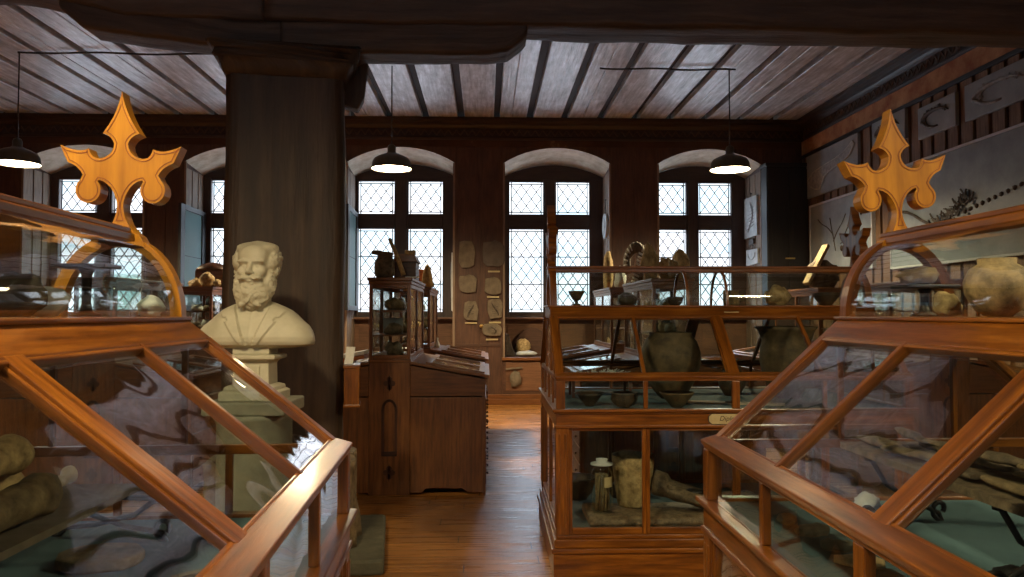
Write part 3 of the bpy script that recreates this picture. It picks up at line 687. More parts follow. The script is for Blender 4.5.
# ------------------------------------------------------------------ desk cabinets
def desk_unit():
    r = empty('desk_cabinet'); W = M['desk']; hw = .183; dp = 1.44
    mb = MB(); mb.box(-hw, hw, 0, dp, 0, 1.17); mb.box(-hw-.006, hw+.006, -.006, dp+.006, 1.17, 1.20)
    t = mb.build('tower_base', W, r, bevel=.006)
    mb = MB()   # arched recess and quatrefoils as flat dark shapes, recess shade put into the colour
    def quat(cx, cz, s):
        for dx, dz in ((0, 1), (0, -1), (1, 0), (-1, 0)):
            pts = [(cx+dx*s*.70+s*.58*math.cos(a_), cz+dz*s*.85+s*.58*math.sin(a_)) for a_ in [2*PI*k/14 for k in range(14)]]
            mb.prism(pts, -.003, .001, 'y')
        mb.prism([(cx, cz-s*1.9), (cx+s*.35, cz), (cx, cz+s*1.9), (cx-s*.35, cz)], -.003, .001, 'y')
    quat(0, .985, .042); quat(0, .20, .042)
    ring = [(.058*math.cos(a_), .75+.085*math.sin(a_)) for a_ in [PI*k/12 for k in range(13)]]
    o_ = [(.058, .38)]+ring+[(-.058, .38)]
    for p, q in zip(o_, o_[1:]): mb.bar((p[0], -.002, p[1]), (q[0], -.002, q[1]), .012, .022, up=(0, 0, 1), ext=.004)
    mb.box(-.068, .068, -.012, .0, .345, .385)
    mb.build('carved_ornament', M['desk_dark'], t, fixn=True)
    # glazed tower
    mb = MB()
    for sx in (-1, 1):
        for y in (0, dp*.5-.0175, dp-.035): mb.box(min(sx*hw, sx*(hw-.03)), max(sx*hw, sx*(hw-.03)), y, y+.035, 1.20, 1.87)
        for z in (1.20, 1.83): mb.box(min(sx*hw, sx*(hw-.03)), max(sx*hw, sx*(hw-.03)), .035, dp-.035, z, z+.035)
    for y in (0, dp-.03):
        for z in (1.20, 1.83): mb.box(-hw+.03, hw-.03, y, y+.03, z, z+.035)
    tf = mb.build('tower_frame', W, r, bevel=.004)
    mb = MB(); mb.box(-hw-.018, hw+.018, -.018, dp+.018, 1.895, 1.925); mb.box(-hw-.008, hw+.008, -.008, dp+.008, 1.865, 1.895); mb.build('cornice', W, r, bevel=.006)
    for z in (1.40, 1.62):
        mb = MB(); mb.box(-hw+.014, hw-.014, .02, dp-.02, z, z+.014); mb.build('glazed_shelf', W, r)
    for sx in (-1, 1):
        mb = MB(); mb.box(sx*(hw-.012)-.0015, sx*(hw-.012)+.0015, .03, dp-.03, 1.235, 1.83); mb.build('tower_pane', M['glass'], r)
    for y in (.012, dp-.012):
        mb = MB(); mb.box(-hw+.03, hw-.03, y-.0015, y+.0015, 1.235, 1.83); mb.build('tower_pane', M['glass'], r)
    # desks on both flanks
    for sx in (-1, 1):
        X0, X1 = sx*(hw+.001), sx*.85
        def bx(m_, a_, b_, *q): m_.box(min(a_, b_), max(a_, b_), *q)
        # end panels (front and back) with cut foot
        d = empty('desk_flank'); d.parent = r
        for y in (.0, dp-.03):
            mb = MB()
            poly = [(abs(X0), .02), (.29, .02), (.32, .055), (.40, .062), (.60, .055), (.64, .06), (.70, .02), (.85, .02), (.85, .86), (abs(X0), .86)]
            mb.prism([(sx*p, q) for p, q in poly], y+.006, y+.024, 'y')
            mb.prism([(sx*p, q) for p, q in ((abs(X0), .87), (.85, .87), (.85, 1.02), (abs(X0), 1.14))], y, y+.03, 'y')
            bx(mb, sx*.825, sx*.852, y, y+.03, 0, .87)
            mb.build('end_panel', W, d, fixn=True, bevel=.004)
        mb = MB(); bx(mb, sx*(hw+.001), sx*.822, .03, dp-.03, .07, .86); mb.build('carcass', M['desk_dark'], d)
        # sloping lid with raised frame
        p, q = Vector((sx*(hw-.0), 0, 1.165)), Vector((sx*.885, 0, 1.045)); c_ = (p+q)/2; dd = (q-p)/2; up = Vector((sx*.168, 0, 1)).normalized()
        mb = MB(); mb.obox((c_.x, dp/2, c_.z), dd, (0, dp/2+.02, 0), up*.013); lid = mb.build('sloping_lid', W, d, bevel=.005)
        for (v0, v1) in ((.06, dp/2-.03), (dp/2+.03, dp-.06)):
            mb = MB()
            def SP(t, v, o_=.02): pt = p+(q-p)*t+up*o_; return Vector((pt.x, v, pt.z))
            for (ta, va, tb, vb) in ((.22, v0, .9, v0), (.22, v1, .9, v1), (.22, v0, .22, v1), (.9, v0, .9, v1)):
                mb.bar(SP(ta, va), SP(tb, vb), .05, .018, up=up, ext=.02)
            mb.build('lid_frame', W, lid, bevel=.004)
            mb = MB(); c2 = SP(.56, (v0+v1)/2, .016); mb.obox(c2, (q-p)*.34, (0, (v1-v0)/2, 0), up*.003); mb.build('lid_pane', M['glass'], lid)
        # drawers on the outer side
        for i in range(2):
            for j in range(5):
                y0 = .04+i*(dp/2-.03); y1 = y0+dp/2-.06; z0 = .08+j*.155
                dr = MB(); bx(dr, sx*.815, sx*.856, y0, y1, z0, z0+.145); do = dr.build('drawer', W, d, bevel=.006)
                for yy in (y0+.15, y1-.15):
                    kb = MB(); kb.lathe([(.005, 0), (.005, .008), (.012, .013), (.012, .018), (.005, .022)], 10)
                    kb.v = [Vector((sx*(.856+w_.z), yy+w_.y, z0+.075+w_.x)) for w_ in kb.v]
                    kb.build('knob', M['desk_dark'], do)
        mb = MB(); bx(mb, sx*(hw+.001), sx*.845, .03, dp-.03, .87, 1.02); mb.build('desk_box', W, d)
    return r
proto = desk_unit()
UN = [(-.853, 6.84, 'pine desk cabinet with glazed centre tower standing beside the aisle behind the pillar'),
      (-.853, 9.22, 'glazed pine desk cabinet behind the one carrying the basket lump, left of the aisle'),
      (1.705, 6.95, 'pine desk cabinet whose glazed tower shows over the crosswise pot case'),
      (1.705, 9.3, 'glazed pine desk cabinet second back beyond the crosswise pot case'),
      (-3.43, 9.2, 'glazed pine desk cabinet between the bust and the window, carrying pale rocks'),
      (-3.43, 6.84, 'glazed pine desk cabinet seen through the gallery glass of the left case'),
      (4.28, 9.3, 'glazed pine desk cabinet near the dark corner cupboard, carrying a tilted rock'),
      (4.28, 6.95, 'glazed pine desk cabinet half hidden behind the pot case, by the plaque wall')]
for i, (x_, y_, lab) in enumerate(UN):
    o = proto if i == 0 else copy_tree(proto)
    o.location = (x_, y_, 0); tag(o, lab, 'desk cabinet', 'glazed pine desk cabinets')

# ------------------------------------------------------------------ bust
def sd_ell(P, c, r):
    q = (P-np.array(c))/np.array(r); k0 = np.linalg.norm(q, axis=-1); k1 = np.linalg.norm(q/np.array(r), axis=-1)
    return k0*(k0-1)/np.maximum(k1, 1e-6)
def smin(a, b_, k): h_ = np.clip(.5+.5*(b_-a)/k, 0, 1); return b_*(1-h_)+a*h_-k*h_*(1-h_)
def smax(a, b_, k): return -smin(-a, -b_, k)
def capsule(P, a, b_, r1, r2):
    a, b_ = np.array(a), np.array(b_); t = np.clip(((P-a)@(b_-a))/((b_-a)@(b_-a)), 0, 1)
    return np.linalg.norm(P-(a+t[..., None]*(b_-a)), axis=-1)-(r1+(r2-r1)*t)
def head_sdf(P):
    Q = P.copy(); Q[..., 0] = np.abs(Q[..., 0])
    d = sd_ell(P, (0, .03, .042), (.100, .128, .122))
    d = smin(d, sd_ell(P, (0, -.030, -.05), (.076, .085, .105)), .03)
    d = smin(d, sd_ell(P, (0, -.062, .075), (.078, .045, .06)), .02)       # forehead
    d = smin(d, sd_ell(Q, (.040, -.100, .041), (.036, .018, .010)), .012)  # brows
    d = smin(d, sd_ell(Q, (.052, -.078, -.012), (.026, .026, .026)), .02)  # cheeks
    d = smax(d, -sd_ell(Q, (.036, -.124, .018), (.024, .030, .015)), .012) # sockets
    d = smin(d, sd_ell(Q, (.036, -.0865, .015), (.016, .014, .010)), .004)  # eyes
    d = smin(d, capsule(P, (0, -.102, .034), (0, -.136, -.016), .010, .014), .010)
    d = smin(d, sd_ell(Q, (.013, -.122, -.022), (.011, .013, .009)), .005)
    d = smin(d, sd_ell(Q, (.030, -.112, -.048), (.036, .026, .017)), .008) # moustache
    d = smin(d, sd_ell(P, (0, -.112, -.066), (.020, .020, .009)), .004)    # lip
    d = smin(d, sd_ell(P, (0, -.058, -.135), (.098, .070, .088)), .014)    # beard
    d = smin(d, sd_ell(Q, (.082, -.02, -.075), (.030, .045, .07)), .015)   # side whiskers
    d = smin(d, sd_ell(Q, (.100, .015, .045), (.030, .07, .055)), .010)    # side hair
    d = smin(d, sd_ell(Q, (.066, .02, .115), (.045, .07, .035)), .03)
    d = smin(d, sd_ell(P, (0, .09, .02), (.10, .08, .11)), .02)
    d = smin(d, sd_ell(Q, (.112, .008, -.005), (.010, .022, .030)), .004)  # ears
    return d
def star(sdf, c, nu, nv, rmax):
    th = np.linspace(0, 2*np.pi, nu, endpoint=False); ph = np.linspace(.02, np.pi-.02, nv)
    T, Ph = np.meshgrid(th, ph); Dv = np.stack([np.sin(Ph)*np.cos(T), np.sin(Ph)*np.sin(T), np.cos(Ph)], -1)
    lo = np.zeros(T.shape); best = np.zeros(T.shape); c = np.array(c)
    ts_ = np.linspace(.01, rmax, 160)
    for t in ts_:
        ins = sdf(c+Dv*t) < 0; best = np.where(ins, t, best)
    a_ = best; b_ = best+rmax/159
    for _ in range(10):
        m_ = (a_+b_)/2; ins = sdf(c+Dv*m_[..., None]) < 0; a_ = np.where(ins, m_, a_); b_ = np.where(ins, b_, m_)
    return c+Dv*a_[..., None], Dv
Pn, Dv = star(head_sdf, (0, -.02, -.03), 220, 170, .32)
rows = []
for i in range(Pn.shape[0]):
    row = []
    for j in range(Pn.shape[1]):
        p = Vector(Pn[i, j]); d = Vector(Dv[i, j])
        beard = p.z < -.052 and p.y < .03 and not (abs(p.x) < .018 and p.z > -.075)
        mous = -.07 < p.z < -.03 and p.y < -.095
        hair = (abs(p.x) > .072 and p.z > -.04 and p.y > -.055) or p.y > .06
        k = 0
        wt = 1.0 if (beard or p.y > .06) else min(1, max(0, (abs(p.x)-.072)/.02))*min(1, max(0, (.15-p.z)/.04))
        if (beard or hair):
            q = Vector((p.x*34, p.y*30, p.z*26)); w_ = Vector((noise.noise(q*.5), noise.noise(q*.5+Vector((5, 1, 2))), 0))*1.3
            n_ = abs(noise.noise(q+w_)); k = wt*(.020*(n_-.18) + .010*abs(noise.noise(q*2.3)))
        elif mous: k = .004*noise.noise(Vector((p.x*60, p.y*20, p.z*110)))
        row.append(p+d*k)
    rows.append(row)
mb = MB(); mb.grid(rows, closed=True, cap=True)
# neck
mb.lathe([(.072, -.30), (.070, -.2), (.075, -.1), (.06, -.02)], 32, (0, .03, 0), cap=True)
# torso loft
def torso_row(z, w, d, cy, n=420):
    row = []
    for k in range(n):
        a_ = 2*PI*k/n; ca, sa = math.cos(a_), math.sin(a_); e_ = 2/2.5
        x_ = w*abs(ca)**e_*(1 if ca > 0 else -1); y_ = cy+d*abs(sa)**e_*(1 if sa > 0 else -1)
        if sa < -.05:  # front: coat, lapels, waistcoat
            ax = abs(x_); off = 0
            vedge = .012+(z+.43)*.38          # opening of the coat
            lap = .035+(z+.43)*.72-(.02 if -.285 < z < -.262 else 0)
            if ax < vedge: off = -.012+(.002 if ax < .006 else 0)
            elif ax < lap and z > -.42: off = .010
            off += .006*noise.noise(Vector((x_*9, z*5, 1)))+.006*math.sin(x_*22+z*10)*max(0, (ax-.14)/.2)
            y_ -= off
        row.append((x_, y_, z))
    return row
prof = [(-.178, .085, .08, .03), (-.19, .115, .09, .03), (-.205, .150, .10, .03), (-.225, .190, .11, .03), (-.25, .222, .12, .03), (-.28, .252, .13, .025), (-.31, .288, .138, .02), (-.34, .308, .142, .015), (-.37, .319, .143, .01), (-.395, .322, .14, .01), (-.414, .318, .13, .01), (-.423, .28, .11, .01), (-.43, .22, .09, .01), (-.436, .12, .06, .01)]
zz = np.linspace(-.178, -.436, 150); P_ = np.array(prof)[::-1]
rows = [torso_row(z, *[float(np.interp(z, P_[:, 0], P_[:, i])) for i in (1, 2, 3)]) for z in zz]
mb.grid(rows[::-1], closed=True, cap=True)
BX, BY, BZ = -1.275, 4.30, 1.845
bust = empty('plaster_bust', (BX, BY, 1.13), R(-2)); tag(bust, 'cream plaster bust of a bearded man in coat and waistcoat', 'bust')
for sx in (-1, 1): mb.tube([(sx*.018, -.108, -.186), (sx*.05, -.112, -.196), (sx*.062, -.108, -.205)], [.008, .014, .006], 10)
for (x_, z_) in ((.085, -.385), (-.085, -.385), (.075, -.34)): mb.rock((x_, -.122, z_), (.010, .006, .010), 1, 2, .02)
bo = mb.build('bust_figure', M['marble'], bust, loc=(0, 0, BZ-1.13))
rm = bo.modifiers.new('fuse', 'REMESH'); rm.mode = 'VOXEL'; rm.voxel_size = .0042; rm.use_smooth_shade = True
mb = MB()
for prof_, c_ in (([(.150, 0), (.150, .045), (.135, .055)], 0), ([(.132, .055), (.128, .075), (.10, .085)], 0), ([(.095, .085), (.092, .20), (.105, .215), (.135, .225), (.135, .245), (.10, .25)], 0), ([(.095, .25), (.095, .30)], 0)):
    rows = [[(sx_*r_*1.05, sy_*r_*.85, z_) for sx_, sy_ in ((-1, -1), (1, -1), (1, 1), (-1, 1))] for r_, z_ in prof_]
    mb.grid(rows, closed=True, cap=True, smooth=False)
mb.box(-.05, .05, -.088, -.078, .11, .19)
mb.build('moulded_socle', M['marble'], bust, bevel=.006)
ped = empty('bust_pedestal', (BX, BY, 0), R(-2)); tag(ped, 'grey stone pedestal carrying the cream bust', 'pedestal')
mb = MB(); mb.lathe([(.23, .12), (.215, .16), (.20, .3), (.20, 1.0), (.215, 1.03), (.22, 1.06)], 40); mb.build('pedestal_shaft', M['pedestal'], ped)
mb = MB(); mb.box(-.22, .22, -.20, .20, 1.06, 1.13); mb.build('pedestal_top', M['pedestal'], ped, bevel=.01)
mb = MB(); mb.box(-.27, .27, -.25, .25, 0, .12); mb.build('pedestal_foot', M['pedestal'], ped, bevel=.01)

# ------------------------------------------------------------------ lamps
def pendant(loc, cy, ztop, lab, power=60):
    r = empty('pendant_lamp', loc); tag(r, lab, 'lamp', 'industrial pendant lamps')
    mb = MB(); mb.lathe([(.275, 0), (.272, .03), (.262, .10), (.235, .145), (.16, .185), (.08, .215), (.058, .235), (.058, .30), (.045, .33), (.02, .345)], 40, cap=False); 
    sh = mb.build('lamp_shade', M['enamel'], r)
    mb = MB(); mb.lathe([(.273, .001), (.268, .03), (.258, .10), (.23, .140), (.155, .18), (.07, .205), (.01, .21)], 40, cap=False); mb.build('shade_lining', M['lamp_white'], sh)
    mb = MB(); mb.lathe([(.01, .03), (.05, .045), (.075, .09), (.06, .14), (.03, .19)], 24); mb.build('bulb', M['glow'], r)
    mb = MB(); mb.lathe([(.255, .028), (.001, .026)], 40, cap=False); mb.build('diffuser', M['glow'], r)
    mb = MB(); mb.tube([(0, 0, .34), (0, 0, ztop-loc[2])], .009, 8); mb.build('cord', M['black'], r)
    ld = bpy.data.lights.new('lamp_light', 'SPOT'); ld.energy = power if loc[1] > 5 else power*.8; ld.color = (1, .78, .45); ld.shadow_soft_size = .2; ld.spot_size = R(165); ld.spot_blend = .6
    lo = bpy.data.objects.new('lamp_light', ld); C.objects.link(lo); lo.parent = r; lo.location = (0, 0, .01)
    return r
LAMPS = [(730, 170, 10.6, 'enamel pendant lamp hanging before the window beside the dark cupboard'),
         (391.5, 169, 10.6, 'enamel pendant lamp hanging before the window right of the pillar'),
         (17, 164, 10.2, 'enamel pendant lamp at the photo\'s left edge above the left case')]
for px, py, Y, lab in LAMPS:
    p = at(px, py, Y); pendant(tuple(p), 0, CZ-.03, lab, 420)
for (x_, lab) in ((-1.2, 'unseen pendant lamp over the aisle, added to light the near cases'), (3.4, 'unseen pendant lamp over the right case, added for light'), (-5.8, 'unseen pendant lamp far left over the hall, added for light')):  # out-of-view lamp row, added to light the near cases
    pendant((x_, .9, 3.75), 0, CZ-.03, lab, 420)
# surface conduits on the ceiling feeding lamps
for (pa, lab) in (((at(600, 62, 10.6), at(735, 63, 10.6)), 'thin black conduit on the ceiling leading to the lamp by the dark cupboard'),
                  ((at(18, 46, 10.2), at(222, 48, 10.2)), 'thin black conduit on the ceiling leading to the lamp at the left edge')):
    mb = MB(); a_, b_ = pa; z = CZ-.035; n = 12
    mb.tube([(a_.x+(b_.x-a_.x)*i/n, a_.y+.03*math.sin(i), z) for i in range(n+1)], .014, 8)
    tag(mb.build('ceiling_conduit', M['black']), lab, 'conduit')

# ------------------------------------------------------------------ wall plaques, right wall
def relief(mb, pts, r, y0, mi=0):
    mb.tube([(p[0], y0, p[1]) for p in pts], r, 8, mi)
def plaque(y0, y1, z0, z1, label, framed=False, kind=0, th=.05, name='fossil_slab'):
    # local: x along wall (0..W, far to near), z up, y out of wall
    W_ = abs(y1-y0); r = empty(name, (XR-.036, max(y0, y1), z0), -PI/2); tag(r, label, 'fossil slab', 'fossil slabs hung on the batten wall')
    Hh = z1-z0
    mb = MB(); mb.box(0, W_, -th, 0, 0, Hh); mb.build('slab', M['slab'], r, bevel=.008)
    if framed:
        mb = MB(); t = .03
        for q in ((-t, W_+t, -t, 0), (-t, W_+t, Hh, Hh+t), (-t, 0, 0, Hh), (W_, W_+t, 0, Hh)): mb.box(q[0], q[1], -th-.012, 0, q[2], q[3])
        mb.build('frame', M['whiteframe'], r, bevel=.004)
    mb = MB(); rs = random.Random(kind)
    yo = -th
    if kind == 1:   # broad pale animal body with tail
        body = [(.06, .42), (.18, .56), (.4, .62), (.62, .66), (.80, .74), (.93, .86), (.96, .80), (.88, .60), (.70, .50), (.5, .44), (.40, .36), (.36, .22), (.30, .12), (.20, .16), (.10, .26)]
        mb.prism([(a_*W_, c_*Hh) for a_, c_ in body], yo-.025, yo-.0, 'y')
        mb.build('fossil_relief', M['fossil_pale'], r, bevel=.012, fixn=True)
        mb = MB(); relief(mb, [(a_*W_, c_*Hh) for a_, c_ in body+[body[0]]], .012, yo-.018); mb.build('fossil_outline', M['slab_pale'], r)
        return r
    if kind == 2:   # long skeleton
        pts = [(.02+.34*t*1.0, .55-.28*t+.04*math.sin(9*t)) for t in [i/10 for i in range(11)]]
        relief(mb, [(a_*W_, c_*Hh) for a_, c_ in pts], .02, yo-.01)
        for i in range(150):
            t = rs.random(); x_ = (.12+.25*t)*W_; z_ = (.20+.33*t+rs.gauss(0, .035))*Hh; l_ = rs.uniform(.03, .12); an = rs.uniform(0, PI)
            mb.bar((x_, yo-.01, z_), (x_+l_*math.cos(an), yo-.012-rs.random()*.02, z_+l_*math.sin(an)), .014, .014)
        for i in range(26):
            t = i/25; x_ = (.34+.55*t)*W_; z_ = (.42+.33*t)*Hh; mb.rock((x_, yo-.005, z_), (.035, .02, .03), i, 1, .2)
        for i in range(14):
            t = i/13; x_ = (.33+.4*t)*W_; z_ = (.25+.30*t*t)*Hh; mb.rock((x_, yo-.003, z_), (.045, .012, .015), i, 1, .2)
        mb.build('fossil_skeleton', M['fossil'], r); 
        mb = MB()
        for i in range(50):
            t = rs.random(); x_ = (.14+.24*t)*W_; z_ = (.20+.33*t+rs.gauss(0, .04))*Hh; mb.rock((x_, yo-.012, z_), (.02, .015, .015), i, 1, .2)
        mb.build('pale_bone_fragments', M['fossil_pale'], r)
        return r
    if kind == 3:
        for k_ in range(5):
            a0 = rs.uniform(0, PI); x_, z_ = rs.uniform(.2, .6)*W_, rs.uniform(.25, .7)*Hh
            relief(mb, [(x_+t*.28*W_*math.cos(a0), z_+t*.28*W_*math.sin(a0)+.02*math.sin(6*t)) for t in [i/6 for i in range(7)]], .008, yo-.004)
        for i in range(9): t = i/8; mb.rock(((.55+.35*t)*W_, yo-.004, (.30+.55*t*t)*Hh), (.05*(1-.6*t), .02, .05), i, 1, .3)
        mb.build('fossil_relief', M['fossil'], r); return r
    # curled small skeleton
    pts = [(.5+.36*math.cos(R(a_))*(1 if a_ < 200 else .8), .48+.26*math.sin(R(a_))) for a_ in range(20, 300, 20)]
    relief(mb, [(a_*W_, c_*Hh) for a_, c_ in pts], [.006+.022*math.sin(PI*i/len(pts)) for i in range(len(pts))], yo-.006)
    for i in range(22):
        t = rs.random()*200+20; x_, z_ = (.5+.28*math.cos(R(t)))*W_, (.5+.2*math.sin(R(t)))*Hh; an = rs.uniform(0, PI)
        mb.bar((x_, yo-.01, z_), (x_+.07*math.cos(an), yo-.012, z_+.07*math.sin(an)), .012, .012)
    mb.build('fossil_relief', M['fossil'] if kind != 5 else M['fossil_pale'], r)
    return r
plaque(11.38, 13.25, 3.62, 4.36, 'square grey fossil slab with pale broad-bodied animal, next to the corner', kind=1)
plaque(10.07, 10.95, 3.97, 4.38, 'small grey fossil slab hidden partly behind the right case finial', kind=4)
plaque(8.96, 9.76, 3.87, 4.28, 'small grey fossil slab with dark curled skeleton, above the big framed slab', kind=6)
plaque(7.6, 8.78, 3.86, 4.29, 'small grey fossil slab with pale limb, cut by the photo edge', kind=5)
plaque(5.6, 10.45, 2.25, 3.58, 'huge white framed grey slab with a long dark reptile skeleton', True, 2)
plaque(11.0, 13.1, 2.3, 3.45, 'white framed grey slab with thin plant-like marks below the square slab', True, 3)
mb = MB(); mb.box(XR-.09, XR-.001, 13.38, 13.5, 3.98, 4.12); tag(mb.build('wall_sensor', M['paper'], bevel=.01), 'small white sensor box high in the corner by the crown moulding', 'sensor')

# dark cupboard in the corner
cb = empty('tall_cupboard', (5.31, 13.24, 0)); tag(cb, 'very tall black cupboard standing beside the last window', 'cupboard')
mb = MB(); mb.box(-.38, .36, 0, .28, 0, 4.2); mb.build('cupboard_body', M['black'], cb, bevel=.01)
mb = MB(); mb.box(-.40, .38, -.02, .30, 4.2, 4.26); mb.build('cornice', M['black'], cb, bevel=.01)
for a_, b_ in ((-.36, -.01), (.01, .34)):
    mb = MB(); mb.box(a_, b_, -.02, .0, .1, 4.15); mb.box(a_+.06, b_-.06, -.028, -.02, 2.2, 4.05); d = mb.build('door', M['black'], cb, bevel=.006)
mb = MB(); mb.box(-.07, .10, -.034, -.029, 2.56, 2.585); mb.build('label_strip', M['brass'], cb)

# ------------------------------------------------------------------ specimen plates hung between the windows
def plate(name, c, w, h_, label, mat, seed, cat='fossil plate', group=None, th=.03, rot=0, edge=None, shape='irr', fossil=True):
    r = empty(name, c, rot); tag(r, label, cat, group); rs = random.Random(seed)
    if shape == 'irr': P0 = [((.5+.08*(rs.random()-.5))*w*math.cos(a_)/max(abs(math.cos(a_)), abs(math.sin(a_)))**.7, (.5+.10*(rs.random()-.5))*h_*math.sin(a_)/max(abs(math.cos(a_)), abs(math.sin(a_)))**.7) for a_ in [2*PI*k/14+.1 for k in range(14)]]
    elif shape == 'oval': P0 = [(.5*w*math.cos(a_), .5*h_*math.sin(a_)) for a_ in [2*PI*k/20 for k in range(20)]]
    else: P0 = [(-w/2, -h_/2), (w/2, -h_/2+.01), (w/2-.01, h_/2), (-w/2+.015, h_/2-.005)]
    mb = MB(); mb.prism(P0, -th, 0, 'y'); mb.build('plate', mat, r, bevel=.008, fixn=True)
    if fossil:
        mb = MB(); n = 10
        relief(mb, [(w*.22*math.sin(3*t+seed), h_*(.32-.64*t)) for t in [i/n for i in range(n+1)]], [.006+.02*math.sin(PI*i/n)*min(1, w*2) for i in range(n+1)], -th-.002)
        for i in range(6):
            z_ = h_*(.2-.08*i); mb.bar((-w*.2, -th-.003, z_), (w*.2, -th-.004, z_+.03*math.sin(i+seed)), .006, .006)
        mb.build('fossil', M['fossil'] if fossil is True else fossil, r)
    return r
def wp(px, py, Y=D-.021): return tuple(at(px, py, Y))
s_ = .01775
PL = [(467, 254, 16, 27, 'tan', 'narrow tan plate, top of the inner row beside the second window'),
      (468, 284, 18, 18, 'tan', 'rounded tan plate directly under the narrow top plate on the pier'),
      (471, 311, 14, 20, 'tan', 'tan plate with a dark leaf print, lowest of its row on the pier'),
      (494, 254, 22, 26, 'dark', 'dark square plate at the top of the pier row nearest the middle window'),
      (493, 286, 17, 17, 'tan', 'pointed tan plate under the dark square plate on the pier'),
      (495, 309, 15, 20, 'tan', 'tan plate with dark fish-like print near the middle window'),
      (492, 330, 19, 12, 'tan', 'small lumpy plate at the foot of the pier row'),]
for i, (px, py, w, h_, mt, lab) in enumerate(PL):
    plate('fossil_plate', wp(px, py), w*s_, h_*s_, lab, M['slab_tan'] if mt == 'tan' else rough_mat('dim_slab', (.07, .055, .045), (.11, .09, .075), 7), i, group='fossil plates on the pier', fossil=(i in (2, 5, 6)))
for px, py, w, near in ((494, 271.5, 12, 'dark square plate'), (493, 297, 12, 'pointed tan plate'), (471, 323, 12, 'plate with leaf print'), (495, 322.5, 12, 'plate with fish-like print'), (492, 339.5, 12, 'small lumpy plate')):
    c = Vector(wp(px, py)); mb = MB(); mb.box(c.x-w*s_/2, c.x+w*s_/2, c.y-.012, c.y, c.z-.014, c.z+.014)
    tag(mb.build('paper_label', M['cream']), 'pale paper label under the %s on the pier' % near, 'label')
mb = MB(); c = Vector(wp(481.5, 326)); mb.rock((c.x, c.y-.02, c.z), (.035, .03, .035), 1, 2, .03); tag(mb.build('door_knob', M['brass']), 'round brass knob on the pier between the fossil plates', 'knob')
# shell plaque below the middle window
c = Vector(wp(515.5, 379, D-.014)); r = empty('shell_ornament', tuple(c)); tag(r, 'round carved shell ornament on the panel under the middle window', 'ornament')
mb = MB(); mb.rock((0, -.03, 0), (.10, .035, .14), 4, 3, .25, 3); mb.build('shell', M['slab_tan'], r)
mb = MB(); mb.bar((-.05, -.02, .18), (.12, -.02, .20), .03, .03); mb.bar((-.17, -.02, .17), (-.02, -.02, .19), .03, .03); mb.build('scroll_top', M['slab_tan'], r, bevel=.006)
# items in the middle window's niche
mb = MB(); c = at(527, 352.5, 13.85); mb.rock((c.x, c.y, NICHE+.05), (.19, .12, .055), 3, 3, .12, 1.2, flat=-.75); tag(mb.build('pale_stone', M['slab_pale']), 'flat pale oval stone lying in the middle window niche', 'stone')
mb = MB(); c = at(523, 344, 14.15); mb.rock((c.x, c.y, NICHE+.15), (.13, .07, .16), 8, 3, .15, 1.6, flat=-.8); tag(mb.build('shell_fossil', M['bone']), 'brown shell fossil standing behind the pale oval stone', 'fossil')
mb = MB(); c = at(511, 345, 13.95); b0 = MB(); mb.prism([(-.10, 0), (.12, 0), (.04, .12), (-.04, .40), (-.12, .42)], -.04, .04, 'y'); tag(mb.build('dark_bone', M['fossil'], loc=(c.x, c.y, NICHE), bevel=.015, fixn=True), 'dark upright bone piece in the middle window niche', 'fossil')
mb = MB(); mb.prism([(.36*math.cos(PI*k/12), .52*math.sin(PI*k/12)) for k in range(13)], -.03, .03, 'y'); c = at(532, 350, 14.33); tag(mb.build('rounded_board', M['panel'], loc=(c.x, c.y, NICHE+.003), bevel=.01, fixn=True), 'rounded dark board leaning behind the stones in the window niche', 'board')
# pictures and plates hung on reveals
def reveal_item(cx, side, y0, y1, z0, z1, name, label, cat, mat, kind=0, hang=0):
    xw = WX[cx][1 if side > 0 else 0]-side*.022; r = empty(name, (xw, (y0+y1)/2, z0), PI/2 if side < 0 else -PI/2); tag(r, label, cat)
    w = (y1-y0); h_ = z1-z0
    mb = MB()
    if kind == 2: mb.prism([(w/2*math.cos(a_), h_/2+h_/2*math.sin(a_)) for a_ in [2*PI*k/24 for k in range(24)]], -.05, -.001, 'y')
    else: mb.prism([(-w/2, 0), (w/2, .02), (w/2-.01, h_-.01), (-w/2+.01, h_)], -.04, -.001, 'y')
    mb.build('plate', mat, r, bevel=.006, fixn=True)
    mb = MB(); n = 9
    if kind in (0, 2): relief(mb, [(w*.2*math.sin(4*t), h_*(.85-.7*t)) for t in [i/n for i in range(n+1)]], .014, -.045)
    if kind == 0:
        for i in range(7): relief(mb, [(-w*.3+.02*i, h_*(.2+.09*i)), (w*.28, h_*(.3+.07*i))], .007, -.042)
    if kind == 1: relief(mb, [(w*.3*math.cos(a_), h_*.75+h_*.4*math.sin(a_)) for a_ in [PI+PI*i/8 for i in range(9)]], .010, -.045)
    mb.build('relief', M['fossil_pale'] if mat is M['slab_pale'] else M['slab'], r)
    if hang:
        mb = MB(); mb.tube([(0, -.03, h_), (0, -.02, h_+hang)], .006, 6); mb.rock((0, -.02, h_+hang), (.015, .02, .015), 1, 1, 0); mb.build('hanging_wire', M['iron'], r)
    return r
reveal_item(WIN[2], 1, 13.60, 14.2, 1.64, 2.70, 'hanging_plate', 'grey slab with print hung on the reveal just left of the pier plates', 'plate', M['slab_pale'], 0, .1)
reveal_item(WIN[3], 1, 13.68, 14.2, 2.98, 3.44, 'hanging_plate', 'oval pale slab hanging in the middle window reveal', 'plate', M['slab_pale'], 2, .25)
reveal_item(WIN[4], 1, 13.70, 14.4, 3.02, 3.78, 'hanging_plate', 'pale rectangular relief hung beneath the last lamp beside the cupboard', 'plate', M['slab_pale'], 0, .06)
